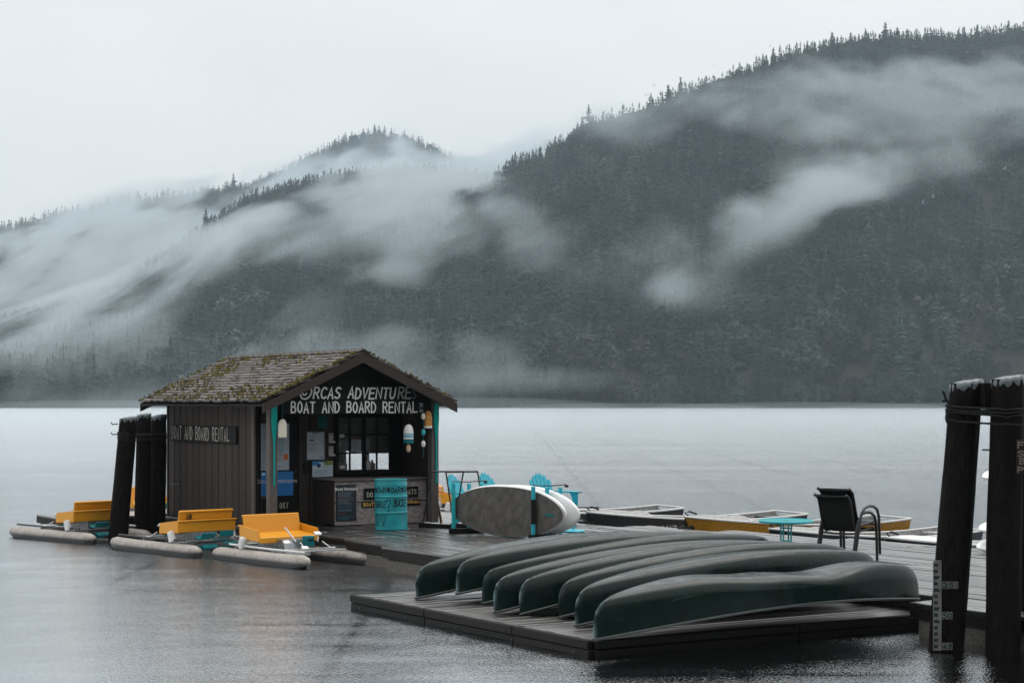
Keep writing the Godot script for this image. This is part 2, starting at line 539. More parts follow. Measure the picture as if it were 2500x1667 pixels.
func tree_tint(p: Vector3) -> Color:
	var k := lumps.get_noise_2d(p.x * 2.3 + 400.0, p.z * 2.3)
	var c := Color(0.037, 0.050, 0.041)
	if k > 0.12: c = c.lerp(Color(0.047, 0.050, 0.043), minf(1.0, (k - 0.12) * 4.0))
	if k < -0.15: c = c.lerp(Color(0.030, 0.046, 0.040), 0.8)
	return c * rng.randf_range(0.6, 1.4) * clampf(1.0 + 1.6 * wisps.get_noise_2d(p.x * 3.0, p.z * 3.0), 0.4, 1.9)

func hills() -> void:
	lumps.seed = 5; lumps.frequency = 0.0045; lumps.fractal_octaves = 3
	wisps.seed = 9; wisps.frequency = 0.0075; wisps.fractal_octaves = 5; wisps.fractal_gain = 0.5
	var soil := grain(mat(0.045, 0.042, 0.030, 0.95), Vector3(0.05, 0.05, 0.05))
	var crowns := [conifer(1, 15, 6, 0.4), conifer(2, 12, 6, 0.5), conifer(3, 16, 5, 0.45), broadleaf(4), broadleaf(8)]
	for h in HILLS:
		var rows := []
		for i in 131:
			var row := PackedVector3Array()
			var x := lerpf(h.x0 - 60.0, h.x1 + 60.0, i / 130.0)
			for j in 46:
				row.append(hill_point(h, x, j / 38.0))
			rows.append(row)
		var mb := Mb.new()
		mb.surf(rows)
		var o := obj(h.name, mb, soil, self)
		o.set_meta("kind", "structure")
		# the forest on it: a few crowns scattered by the thousand
		var places := [[], [], [], [], []]
		for k in int(h.trees):
			var x := rng.randf_range(h.x0, h.x1)
			var t := pow(rng.randf_range(0.0001, 1.06), 0.85) if k % 5 else rng.randf_range(0.95, 1.015) if k % 15 else rng.randf_range(0.002, 0.016)
			var p := hill_point(h, x, t)
			var leafy := lumps.get_noise_2d(p.x * 2.3 + 400.0, p.z * 2.3) > 0.1 or (t < 0.12 and rng.randf() < 0.5)
			var kind := rng.randi_range(3, 4) if (leafy and rng.randf() < 0.6) else rng.randi_range(0, 2)
			var tall := lerpf(11, 27, pow(rng.randf(), 1.4)) * (0.75 if kind > 2 else 1.0)
			if t > 0.93: tall *= 0.9
			if t < 0.017: tall *= 0.45
			var b := Basis(Vector3.UP, rng.randf() * TAU).scaled(Vector3(tall * rng.randf_range(1.0, 1.5), tall, tall * rng.randf_range(1.0, 1.5)))
			places[kind].append([Transform3D(b, p - Vector3(0, tall * 0.08, 0)), tree_tint(p)])
		var wood := Node3D.new()
		wood.name = {"right_hill": "hillside_forest", "middle_hill": "middle_forest", "left_ridge": "ridge_forest", "distant_dome_hill": "distant_forest"}[h.name]
		add_child(wood, true)
		tag(wood, {"right_hill": "dark dense conifer forest covering the large steep hill on the right", "middle_hill": "misty forest on the lower middle hillside behind the hut", "left_ridge": "pale foggy forest along the long ridge at far left", "distant_dome_hill": "faint grey forest on the rounded hill farthest away"}[h.name], "forest")
		wood.set_meta("kind", "stuff")
		for kind in 5:
			var mm := MultiMesh.new()
			mm.transform_format = MultiMesh.TRANSFORM_3D
			mm.use_colors = true
			mm.mesh = crowns[kind]
			mm.instance_count = places[kind].size()
			for i in places[kind].size():
				mm.set_instance_transform(i, places[kind][i][0])
				mm.set_instance_color(i, places[kind][i][1])
			var mi := MultiMeshInstance3D.new()
			mi.name = "conifers" if kind < 3 else "broadleaf_trees"
			mi.multimesh = mm
			mi.material_override = M.crown
			mi.set_meta("kind", "stuff")
			wood.add_child(mi, true)

func near_shore() -> void:                                   # the wooded bank that the viewer stands on
	var rows := []
	for i in 41:
		var row := PackedVector3Array()
		for j in 9:
			var z := 5.0 + j * 9.0 + 3.0 * sin(i * 0.7)
			row.append(Vector3(-200.0 + i * 10.0, -0.4 + j * 1.6 + 0.6 * sin(i * 1.3 + j), z))
		rows.append(row)
	var mb := Mb.new()
	mb.surf(rows)
	var o := obj("near_shore_ground", mb, grain(mat(0.045, 0.040, 0.028, 0.95), Vector3(0.2, 0.2, 0.2)), self)
	o.set_meta("kind", "structure")
	var mm := MultiMesh.new()
	mm.transform_format = MultiMesh.TRANSFORM_3D
	mm.use_colors = true
	mm.mesh = conifer(6, 13, 7, 0.3)
	mm.instance_count = 900
	for i in 900:
		var p := Vector3(rng.randf_range(-190, 190), 0, 0)
		var j := rng.randf_range(0.6, 7.5)
		p.z = 9.0 + j * 9.0
		p.y = -0.4 + j * 1.6 - 1.0
		var tall := rng.randf_range(17, 30)
		mm.set_instance_transform(i, Transform3D(Basis(Vector3.UP, rng.randf() * TAU).scaled(Vector3(tall * 1.2, tall, tall * 1.2)), p))
		mm.set_instance_color(i, tree_tint(p))
	var mi := MultiMeshInstance3D.new()
	mi.name = "near_shore_forest"
	mi.multimesh = mm
	mi.material_override = M.crown
	add_child(mi, true)
	tag(mi, "conifer forest on the near shore behind the viewer", "forest")
	mi.set_meta("kind", "stuff")

func where(hill: int, x: float) -> String:
	var cuts: Array = [[[1000, ", lowest, above the hut's roof"], [1150, ", just right of the misty valley"], [1270, ", left of the picture's middle"], [1380, ", in the group below the steep step"], [1560, ", on the steep step"], [1700, ", at the bend above the mist plume"], [1820, ", where the slope eases"], [1930, ", on the shoulder"], [2060, ", in the dense row past the shoulder"], [2180, ", in the middle of the high row"], [2320, ", in the gap before the summit"], [2440, ", near the summit"], [9999, ", by the picture's right edge"]],
		[[380, ", low in the mist at left"], [480, ", at the foot of the ridge"], [650, ", on its lower left part"], [770, ", halfway up"], [850, ", near its upper end"], [9999, ", at its upper right end"]],
		[[150, ", by the picture's left edge"], [300, ", on its lower part"], [400, ", in its middle"], [9999, ", at its upper right end"]],
		[[900, ", left of its top"], [960, ", on its top"], [9999, ", right of its top"]]][hill]
	for c in cuts:
		if x <= c[0]: return c[1]
	return ""

func skyline_trees() -> void:                                # the trees that stand out one by one against sky and mist
	var crowns := [conifer(21, 17, 9, 0.3), conifer(22, 15, 8, 0.42), conifer(23, 18, 8, 0.36, 0.03), conifer(24, 12, 7, 0.6, -0.03)]
	var trunk := Mb.new()
	trunk.tube([Vector3(0, -0.1, 0), Vector3(0, 0.5, 0), Vector3(0, 0.95, 0)], 0.014, 6, 0.003)
	var tm := trunk.done()
	var dark := []
	for i in 4:
		var m := mat(0.034 + 0.006 * i, 0.046 + 0.005 * i, 0.033 + 0.003 * i, 0.9, 0.0, true)
		dark.append(m)
	var sets := [
		[0, [[868, 33], [905, 30], [955, 36], [968, 29], [1046, 28], [1062, 31], [1078, 27], [1098, 30], [1128, 38], [1140, 30], [1172, 34], [1190, 28], [1208, 33], [1232, 30], [1256, 42], [1285, 32], [1293, 36], [1320, 38], [1346, 33], [1362, 36], [1410, 36], [1422, 44], [1437, 54], [1447, 38], [1472, 40], [1490, 34], [1520, 44], [1545, 34], [1586, 46], [1602, 34], [1632, 46], [1662, 48], [1690, 36], [1718, 36], [1762, 38], [1800, 34], [1809, 40], [1842, 32], [1862, 40], [1866, 30], [1891, 34], [1908, 42], [1928, 40], [1948, 42], [1972, 40], [2014, 38], [2032, 46], [2052, 32], [2078, 42], [2088, 38], [2116, 44], [2135, 40], [2162, 50], [2176, 34], [2192, 42], [2206, 36], [2218, 36], [2275, 32], [2301, 40], [2318, 32], [2340, 34], [2388, 42], [2402, 30], [2438, 36], [2464, 44], [2478, 38], [2490, 34]],
			"dark conifer on the right hill's skyline", "conifers along the right hill's skyline", 40],
		[1, [[285, 34], [312, 38], [322, 30], [345, 32], [368, 34], [392, 46], [410, 30], [458, 32], [478, 36], [502, 60], [618, 32], [640, 34], [664, 36], [694, 40], [718, 34], [745, 38], [765, 36], [792, 44], [808, 46], [842, 42], [872, 42], [892, 40], [912, 42], [930, 44], [972, 44]],
			"spiky conifer on the middle ridge", "conifers along the middle ridge", 40],
		[2, [[26, 38], [60, 44], [85, 36], [110, 34], [170, 34], [220, 44], [242, 46], [258, 54], [294, 48], [310, 50], [336, 54], [356, 46], [382, 48], [395, 46], [408, 50], [470, 50], [490, 46], [556, 52], [570, 70]],
			"pale blurred conifer on the far left ridge", "conifers along the far left ridge", 48],
		[3, [[838, 46], [858, 50], [886, 54], [914, 60], [925, 58], [937, 60], [955, 58], [986, 60], [1008, 50], [1028, 56], [1060, 50]],
			"faint conifer on the rounded hill farthest away", "conifers on the farthest hilltop", 55],
	]
	for s in sets:
		for k in s[1]:
			var p := hill_point(HILLS[s[0]], k[0], 0.985)
			var tall: float = k[1] * [0.62, 0.56, 0.50, 0.50][s[0]]
			var i := rng.randi_range(0, 3)
			var t := thing("conifer_tree", s[2], "tree", p - Vector3(0, 3, 0), rng.randf() * TAU, s[3])
			t.set_meta("label", s[2].replace("conifer", ("tall conifer" if k[1] >= s[4] else "short conifer")) + where(s[0], k[0]))
			t.scale = Vector3(tall * 1.5, tall, tall * 1.5)
			put("trunk", tm, M.bark, t)
			put("crown", crowns[i], dark[(i + k[1]) % 4], t)

func mist_sheet(h: Dictionary, blobs: Array, sigma: float, deep: float, label: String, nx: int, nt: int) -> void:   # a bank of mist lying on a slope, thick where it hangs, thin at its edges
	var front := []
	var back := []
	var tk := []
	for i in nx + 1:
		var x := lerpf(h.x0 - 40.0, h.x1 + 40.0, float(i) / nx)
		var fr := PackedVector3Array()
		var br := PackedVector3Array()
		var tr := PackedFloat32Array()
		for j in nt + 1:
			var t := lerpf(-0.06, 1.12, float(j) / nt)
			var p := hill_point(h, x, t, 0.0)
			var off := smoothstep(0.0, 0.25, t) * (6.0 - p.z * 0.012)
			p += Vector3(0, off, 0) - Vector3(p.x, 0, p.z).normalized() * (6.0 + off * 1.8)
			var sx := 1250.0 + p.x * FOC / -p.z
			var sy := HOR + (EYE - p.y) * FOC / -p.z
			var tau := 0.0
			var u := (p.x * 0.94 + p.y * 0.34) * 0.85
			var v := p.y * 0.94 - p.x * 0.34
			var w1 := wisps.get_noise_3d(u, v, p.z * 0.1)
			var w2 := wisps.get_noise_3d(u + 900.0, v, p.z * 0.1)
			for b in blobs:
				var d := Vector2(sx - b[0] + w2 * b[2] * 1.2, sy - b[1] + w1 * b[3] * 1.2)
				var ang: float = b[5] if b.size() > 5 else 0.0
				d = d.rotated(-ang)
				var q: float = pow(d.x / b[2], 2) + pow(d.y / b[3], 2)
				if q < 1.0: tau += b[4] * pow(1.0 - q, 2.0)
			tau *= 1.0 - smoothstep(h.clear, 0.985, t)
			tau *= clampf(0.88 + (1.6 if h.name == "right_hill" else 1.1) * w1 + 0.6 * w2, 0.15, 1.8) * (smoothstep(h.x0, h.x0 + 220.0, x) if h.name == "right_hill" else 1.0)
			var thick := deep * (1.0 - exp(-tau / (sigma * deep)))
			if i == 0 or j == 0 or i == nx or j == nt: thick = 0.0
			var eye := Vector3(p.x, p.y - EYE, p.z).normalized()
			fr.append(p - eye * thick)
			br.append(p + eye * minf(140.0, thick * 0.45))
			tr.append(thick)
		front.append(fr); back.append(br); tk.append(tr)
	var mb := Mb.new()
	for i in nx:
		for j in nt:
			if tk[i][j] + tk[i + 1][j] + tk[i][j + 1] + tk[i + 1][j + 1] < 0.01: continue
			var a: Vector3 = front[i][j]; var b: Vector3 = front[i + 1][j]; var c: Vector3 = front[i + 1][j + 1]; var d: Vector3 = front[i][j + 1]
			mb.tri(a, b, c); mb.tri(a, c, d)
			a = back[i][j]; b = back[i + 1][j]; c = back[i + 1][j + 1]; d = back[i][j + 1]
			mb.tri(a, c, b); mb.tri(a, d, c)
	var fm := FogMaterial.new()
	fm.density = sigma
	fm.albedo = Color(0.91, 0.97, 1.0)
	var o := obj("mist_cloud", mb, fm, self)
	tag(o, label, "mist")
	o.set_meta("kind", "stuff")

func mist() -> void:
	mist_sheet(HILLS[0], [[1650, 680, 90, 70, 0.7], [1740, 640, 160, 90, 0.6, -0.5], [1640, 550, 150, 80, 0.7], [1900, 550, 200, 80, 0.5, -0.4], [2010, 450, 260, 110, 1.5, -0.35], [2090, 400, 200, 110, 1.0], [1930, 330, 230, 120, 0.8], [1830, 240, 240, 90, 0.65], [2000, 180, 200, 70, 0.35], [2320, 230, 330, 150, 0.45], [2360, 340, 200, 90, 0.5],
		[1330, 530, 160, 90, 0.55], [1340, 590, 120, 60, 0.4], [1050, 590, 220, 70, 0.7, -0.4], [990, 650, 90, 60, 0.55], [1170, 880, 130, 110, 0.35], [1080, 940, 400, 60, 0.30], [700, 900, 380, 100, 0.35], [1300, 330, 200, 70, 0.7, -0.4], [1540, 290, 160, 60, 0.5, -0.3], [450, 830, 300, 90, 0.3], [1700, 620, 380, 160, 0.15], [2150, 280, 480, 240, 0.22], [600, 720, 350, 120, 0.2]], 0.0055, 320.0,
		"wispy grey mist drifting across the slope of the right hill", 190, 110)
	mist_sheet(HILLS[1], [[1130, 430, 190, 110, 2.6], [1010, 500, 190, 100, 1.5, -0.3], [880, 540, 180, 70, 0.7], [780, 480, 170, 50, 0.4], [730, 590, 130, 60, 0.5], [560, 560, 150, 70, 0.6], [300, 640, 260, 90, 1.2], [100, 700, 330, 110, 2.0], [0, 820, 260, 90, 0.7], [500, 640, 200, 60, 0.45], [420, 560, 80, 60, 0.8], [250, 690, 480, 120, 0.6], [850, 530, 380, 110, 0.3], [60, 660, 560, 200, 1.1], [300, 975, 520, 60, 0.45], [250, 860, 650, 170, 0.3], [-50, 940, 900, 90, 0.3]], 0.0032, 820.0,
		"pale mist lying over the middle hillside and in its valley", 150, 100)
	mist_sheet(HILLS[2], [[60, 640, 420, 110, 3.0], [430, 590, 300, 90, 1.8], [360, 520, 200, 50, 0.7], [620, 490, 180, 70, 2.2], [800, 520, 250, 100, 2.4], [250, 560, 700, 170, 1.2], [250, 640, 800, 180, 1.5]], 0.0026, 1150.0,
		"thick white mist filling the slope below the far left ridge", 120, 80)
	mist_sheet(HILLS[3], [[760, 430, 220, 60, 1.8], [860, 380, 130, 40, 0.8, -0.4], [1060, 420, 190, 60, 2.6], [1230, 400, 230, 90, 3.0], [720, 390, 120, 40, 0.8], [1420, 360, 220, 110, 2.4], [900, 380, 400, 110, 0.5]], 0.0026, 1200.0,
		"white mist around the rounded hill farthest away", 110, 70)
	for k in [[-190, 170, 9, "wisp of mist lifting off the lake at the left shore"], [-95, 120, 7, "wisp of mist lifting off the lake behind the left piles"], [-20, 150, 12, "wisp of mist lifting off the lake right of the hut's roof"], [60, 130, 6, "low thin wisp of mist on the lake before the middle of the far shore"], [140, 150, 7, "low thin wisp of mist on the lake before the brown bank"], [215, 130, 6, "low thin wisp of mist on the lake beside the right piles"]]:
		var f := FogVolume.new()
		f.name = "lake_mist"
		f.shape = RenderingServer.FOG_VOLUME_SHAPE_ELLIPSOID
		f.size = Vector3(k[1], k[2] * 0.9, 60)
		f.position = Vector3(k[0], 0.0, -895)
		var fm := FogMaterial.new()
		fm.density = 0.004
		fm.albedo = Color(0.91, 0.97, 1.0)
		f.material = fm
		add_child(f, true)
		tag(f, k[3], "mist")
		f.set_meta("kind", "stuff")


# ---------------------------------------------------------------- the lake and the docks
func water() -> void:                                        # one sheet; its ripples grow stronger away from the sheltered near shore
	var o := Node3D.new()
	o.name = "lake_water"
	add_child(o, true)
	o.set_meta("kind", "structure")
	var ripples := noise_tex(0.09, 31, 0, 1, 3, 4.0, 1024)
	var f1 := FastNoiseLite.new()
	f1.seed = 61; f1.frequency = 1.0; f1.fractal_octaves = 3
	var wave := func(x: float, d: float) -> float:              # low swell: short near the docks, long bands out on the lake
		var n1 := f1.get_noise_2d(x * 0.55, d * 0.75)
		var n2 := f1.get_noise_2d(x * 0.012 + 50.0, d * 0.11)
		var n3 := f1.get_noise_2d(x * 0.05 + 90.0, d * 0.10)
		return 0.013 * n1 * (0.3 + 0.7 * smoothstep(-0.1, 0.35, n3)) * (1.0 - smoothstep(40.0, 90.0, d)) + 0.10 * n2 * smoothstep(30.0, 90.0, d) * (1.0 - smoothstep(250.0, 340.0, d))
	var edge := 14.0
	var sheet := Mb.new()
	sheet.quad(Vector3(-1600, 0, 60), Vector3(1600, 0, 60), Vector3(1600, 0, -edge), Vector3(-1600, 0, -edge))
	for k in 26:
		var f := k / 25.0
		var far: float = edge * pow(1.134, k + 1)
		var near: float = edge * pow(1.134, k)
		var rows := []
		for i in 23:
			var d := near * pow(1.134, i / 22.0)
			var row := PackedVector3Array()
			for j in 91:
				var x := lerpf(-0.34, 0.34, j / 90.0) * d
				row.append(Vector3(x, wave.call(x, d), -d))
			rows.append(row)
		var mb := Mb.new()
		mb.surf(rows)
		for s in [-1.0, 1.0]:
			var a := Vector3(s * 0.34 * near, 0, -near); var b := Vector3(s * 1600, 0, -near); var c := Vector3(s * 1600, 0, -far); var e := Vector3(s * 0.34 * far, 0, -far)
			if s > 0: mb.quad(a, b, c, e)
			else: mb.quad(b, a, e, c)
		if k == 25: mb.quad(Vector3(-1600, 0, -far), Vector3(1600, 0, -far), Vector3(1600, 0, -1300), Vector3(-1600, 0, -1300))
		var m := mat(lerpf(0.62, 0.47, f), lerpf(0.655, 0.53, f), lerpf(0.685, 0.58, f), 1.0, 1.0)
		m.uv1_triplanar = true
		m.uv1_world_triplanar = true
		m.uv1_scale = Vector3(0.25, 0.25, 0.25)
		m.normal_enabled = true
		m.normal_texture = ripples
		m.normal_scale = lerpf(0.25, 1.2, f)
		m.roughness = lerpf(0.07, 0.22, f)
		obj("water_surface", mb, m, o)
		if k == 0: obj("water_surface", sheet, m, o)

func dock_section(label: String, a0: float, a1: float, b0: float, b1: float, top: float, along_b := true, faces := "l") -> void:
	var ca := (a0 + a1) / 2.0
	var cb := (b0 + b1) / 2.0
	var t := thing("dock_section", label, "dock", wp(ca, cb, 0.0), TURN)
	var la := a1 - a0
	var lb := b1 - b0
	var n := int((la if along_b else lb) / 0.146)
	var w := (la if along_b else lb) / n
	var pm := []
	for i in 3:
		var mb := Mb.new()
		var size := Vector3(w - 0.010 - 0.004 * i, 0.04, lb - 0.012 * (i % 2) - 0.004) if along_b else Vector3(la - 0.012 * (i % 2) - 0.004, 0.04, w - 0.010 - 0.004 * i)
		mb.bevel(Vector3.ZERO, size, 0.005)
		pm.append(mb.done())
	for i in n:
		var off := -((la if along_b else lb) / 2.0) + (i + 0.5) * w
		var p := Vector3(off, top - 0.021 + rng.randf_range(-0.008, 0.004), 0) if along_b else Vector3(0, top - 0.021 + rng.randf_range(-0.008, 0.004), off)
		var pl := put("plank", pm[rng.randi_range(0, 2)], (M.plank if along_b else M.plank_across)[rng.randi_range(0, 5)], t, p)
		pl.rotation = Vector3(rng.randf_range(-0.001, 0.001), 0, rng.randf_range(-0.045, 0.045)) if along_b else Vector3(rng.randf_range(-0.045, 0.045), 0, rng.randf_range(-0.001, 0.001))
	# rim boards under the plank ends, and the float they stand on
	var h := 0.13
	for sd in [-1, 1]:
		var mb := Mb.new()
		mb.bevel(Vector3(sd * (la / 2.0 - 0.03), top - 0.043 - h / 2.0, 0), Vector3(0.05, h, lb - 0.02), 0.008)
		obj("rim_board", mb, M.rim, t)
		mb = Mb.new()
		mb.bevel(Vector3(0, top - 0.043 - h / 2.0, sd * (lb / 2.0 - 0.035)), Vector3(la - 0.13, h, 0.05), 0.008)
		obj("rim_board", mb, M.rim, t)
	var fl := Mb.new()
	var ft := top - 0.045 - h
	fl.bevel(Vector3(0, (ft - 0.5) / 2.0, 0), Vector3(la - 0.10, ft + 0.5, lb - 0.16), 0.03)
	obj("float", fl, M.concrete, t)

func low_dock() -> void:
	dock_section("low wooden landing float under the row of green canoes", -4.45, 0.15, 8.37, 13.66, LOW, false)
	var t := get_child(get_child_count() - 1)
	for q in [[-2.66, -0.75], [-0.745, 1.2], [1.205, 2.66]]:         # two courses of beams round the open sides
		for y in [[0.05, 0.095], [0.145, 0.085]]:
			var mb := Mb.new()
			mb.bevel(Vector3(-2.325 - 0.012 * float(y[0] < 0.1), LOW - y[0], (q[0] + q[1]) / 2.0), Vector3(0.07, y[1], q[1] - q[0]), 0.012)
			obj("edge_beam", mb, M.beam[rng.randi_range(0, 2)], t)
	for q in [[-2.3, 0.4], [0.405, 2.3]]:
		for y in [[0.05, 0.095], [0.150, 0.095]]:
			var mb := Mb.new()
			mb.bevel(Vector3((q[0] + q[1]) / 2.0, LOW - y[0], 2.68 + 0.012 * float(y[0] < 0.1)), Vector3(q[1] - q[0], y[1], 0.07), 0.012)
			obj("edge_beam", mb, M.beam[rng.randi_range(0, 2)], t)
	for k in 5:
		var mb := Mb.new()
		mb.lathe([Vector2(0, 0.014), Vector2(0.013, 0.010), Vector2(0.016, 0.0)], 8, Vector3(-2.36, LOW - 0.15, -2.4 + k * 1.2), Basis(Vector3(0, 0, 1), PI / 2))
		obj("bolt", mb, M.steel_dark, t)

func docks() -> void:
	dock_section("dark far dock section behind the hut's back wall", -3.6, 3.4, -7.2, -5.62, DECK)
	dock_section("wet dock section carrying the brown hut", -1.72, 3.6, -5.6, 0.58, DECK)
	dock_section("narrow dock section with the turquoise drum standing on it", -1.35, 4.05, 0.6, 2.1, DECK)
	dock_section("dock section under the left end of the paddleboard rack", -1.45, 4.75, 2.12, 3.9, DECK)
	dock_section("dock section at the bow of the yellow rowing boat", -1.72, 5.25, 3.92, 6.4, DECK)
	dock_section("dock section with the low turquoise table", -1.5, 5.65, 6.42, 8.3, DECK)
	dock_section("dock section behind the stacked black chairs", 0.2, 5.9, 8.32, 10.6, DECK)
	dock_section("silvery wet dock section beside the stacked black chairs", 0.2, 6.1, 10.62, 14.1, DECK)
	dock_section("silvery wet dock section nearest, seen between the right piles", -0.5, 6.5, 14.13, 18.5, DECK)
	low_dock()


# ---------------------------------------------------------------- the hut
const RIDGE := 3.50
const EAVE := 2.61
const HALF := 1.93
const RLEN := 5.85

func roof_y(a: float) -> float:
	return RIDGE - absf(a) * (RIDGE - EAVE) / HALF

func hut() -> void:
	var t := thing("rental_hut", "small brown wooden rental hut with mossy shingle roof on the dock", "hut", wp(0, 0, 0), TURN)
	var fl := Mb.new()
	fl.box(Vector3(0.05, DECK + 0.022, -3.15), Vector3(3.34, 0.04, 4.3))
	obj("floor", fl, M.dark_wood, t)
	# left wall: upright boards with gaps over a dark backing
	var wall := Mb.new()
	wall.box(Vector3(-1.555, 1.46, -3.15), Vector3(0.05, 2.16, 4.1))
	var lw := obj("side_wall", wall, M.dark_wood, t)
	var nb := 13
	for i in nb:
		var w := 4.02 / nb
		var mb := Mb.new()
		var top := 2.60
		mb.bevel(Vector3(-1.592, (DECK + 0.03 + top) / 2.0, -5.16 + (i + 0.5) * w), Vector3(0.024, top - DECK - 0.03, w - 0.026), 0.006)
		obj("wall_board", mb, M.siding[(i * 7 + i / 3) % 4], lw)
	for z in [-5.18, -1.13]:
		var mb := Mb.new()
		mb.bevel(Vector3(-1.60, 1.49, z), Vector3(0.05, 2.2, 0.075), 0.008)
		obj("corner_board", mb, M.trim if z > -2.0 else M.siding[0], lw)
	for k in [[418, 443], [495, 521]]:                       # iron hooks on the boards
		var p := fa(k[0], 1180, -1.62)
		var q := fa(k[1], 1178, -1.62)
		var mb := Mb.new()
		mb.tube([Vector3(-1.60, p.y + 0.01, p.z), Vector3(-1.66, p.y, p.z), Vector3(-1.66, p.y, q.z), Vector3(-1.66, p.y + 0.03, q.z), Vector3(-1.66, p.y + 0.035, q.z + 0.03), Vector3(-1.66, p.y + 0.085, q.z + 0.03)], 0.008, 5)
		obj("hook", mb, M.frame_black, lw)
	# right wall, back wall with its window, front wall with door and window
	var rw := Mb.new()
	for q in [[-5.2, -1.1, 0.40, 1.20], [-5.2, -1.1, 1.64, 2.54], [-5.2, -4.05, 1.20, 1.64], [-2.15, -1.1, 1.20, 1.64], [-1.1, -0.53, 0.40, 2.54], [-3.16, -3.06, 1.20, 1.64]]:
		rw.box(Vector3(1.70, (q[2] + q[3]) / 2.0, (q[0] + q[1]) / 2.0), Vector3(0.06, q[3] - q[2], q[1] - q[0]))
	obj("side_wall", rw, M.siding[1], t)
	var bk := Mb.new()
	for q in [[-1.52, 1.9, 0.40, 1.12], [-1.52, 1.9, 1.98, 2.62]]:
		var x1 := minf(q[1], 1.66)
		bk.box(Vector3((q[0] + x1) / 2.0, (q[2] + q[3]) / 2.0, -5.16), Vector3(x1 - q[0], q[3] - q[2], 0.06))
	bk.box(Vector3(0.07, 1.55, -5.16), Vector3(3.18, 0.86, 0.06))
	obj("back_wall", bk, M.siding[2], t)
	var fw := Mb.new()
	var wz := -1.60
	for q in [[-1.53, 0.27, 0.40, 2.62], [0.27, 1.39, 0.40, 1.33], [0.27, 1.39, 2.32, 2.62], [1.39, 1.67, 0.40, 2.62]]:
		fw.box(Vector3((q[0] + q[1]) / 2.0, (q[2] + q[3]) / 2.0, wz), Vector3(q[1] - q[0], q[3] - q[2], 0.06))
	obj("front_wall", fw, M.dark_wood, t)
	for q in [[-1.53, -1.30], [-1.29, -1.05], [-0.52, -0.30], [-0.29, -0.08], [-0.07, 0.20]]:   # boards of the front wall beside the door
		var mb := Mb.new()
		mb.bevel(Vector3((q[0] + q[1]) / 2.0, 1.5, wz + 0.045), Vector3(q[1] - q[0] - 0.02, 2.2, 0.024), 0.005)
		obj("wall_board", mb, M.siding[1] if q[0] < -0.6 else M.siding[3], t)
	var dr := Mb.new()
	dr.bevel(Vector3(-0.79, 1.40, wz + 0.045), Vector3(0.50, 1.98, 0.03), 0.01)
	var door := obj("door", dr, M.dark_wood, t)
	var kn := Mb.new()
	kn.lathe([Vector2(0.0, 0.06), Vector2(0.025, 0.055), Vector2(0.028, 0.035), Vector2(0.01, 0.02), Vector2(0.01, 0.0)], 10, Vector3(-0.60, 1.35, wz + 0.06), Basis(Vector3.RIGHT, PI / 2))
	obj("knob", kn, M.steel_dark, door)
	# the window: frame, two sashes with bars, panes
	var wf := Mb.new()
	for q in [[0.83, 2.35, 1.22, 0.07], [0.83, 1.30, 1.26, 0.08]]:
		wf.bevel(Vector3(q[0], q[1], wz + 0.05), Vector3(q[2], q[3], 0.07), 0.008)
	for x in [0.255, 0.826, 1.40]:
		wf.bevel(Vector3(x, 1.83, wz + 0.048), Vector3(0.07, 1.04, 0.06), 0.008)
	var win := obj("window", wf, M.dark_wood, t)
	for s in [[0.29, 0.80], [0.852, 1.37]]:
		var bars := Mb.new()
		var m: float = (s[0] + s[1]) / 2.0
		bars.box(Vector3(m, 1.83, wz + 0.02), Vector3(0.028, 1.04, 0.03))
		for y in [1.665, 2.0]:
			bars.box(Vector3(m, y, wz + 0.018), Vector3(s[1] - s[0], 0.026, 0.026))
		obj("glazing_bars", bars, M.dark_wood, win)
		var pane := Mb.new()
		pane.box(Vector3(m, 1.83, wz), Vector3(s[1] - s[0], 1.04, 0.006))
		obj("pane", pane, M.glass, win)
	# porch posts, beam, gable wall
	for x in [-1.555, 1.69]:
		var mb := Mb.new()
		mb.bevel(Vector3(x, (DECK + 2.66) / 2.0, -0.45), Vector3(0.15, 2.62 - DECK, 0.15), 0.008)
		obj("porch_post", mb, M.trim, t)
	var bm := Mb.new()
	bm.bevel(Vector3(0.06, 2.56, -0.46), Vector3(3.1, 0.20, 0.10), 0.008)
	obj("porch_beam", bm, M.dark_wood, t)
	var gb := Mb.new()
	gb.prism(PackedVector2Array([Vector2(-1.62, 2.655), Vector2(1.62, 2.655), Vector2(0.0, 3.36)]), -0.47, -0.43)
	obj("gable_wall", gb, M.dark_wood, t)
	var gb2 := Mb.new()
	gb2.prism(PackedVector2Array([Vector2(-1.62, 2.625), Vector2(1.70, 2.625), Vector2(0.0, 3.36)]), -5.19, -5.15)
	obj("gable_wall", gb2, M.siding[2], t)
	# counter in the porch
	var c0 := fb(815, 1177, -0.7)
	var ct := Mb.new()
	ct.box(Vector3(0.75, 0.78, -1.12), Vector3(1.90, 0.76, 0.82))
	var counter := obj("counter", ct, M.dark_wood, t)
	for q in [[1.00, 0.36], [0.59, 0.36]]:
		var mb := Mb.new()
		mb.bevel(Vector3(0.755, q[0] if q[0] > 0.9 else 0.592, -0.695), Vector3(1.93, 0.385 if q[0] > 0.9 else 0.40, 0.02), 0.003)
		obj("front_panel", mb, M.counter, counter)
	var sl := Mb.new()
	sl.bevel(Vector3(0.75, 1.205, -1.1), Vector3(2.0, 0.035, 0.92), 0.008)
	obj("counter_top", sl, M.trim, counter)
	var sp := Mb.new()
	sp.bevel(Vector3(-0.215, 0.79, -1.12), Vector3(0.02, 0.76, 0.80), 0.004)
	obj("side_panel", sp, M.siding[1], counter)
	roof(t)

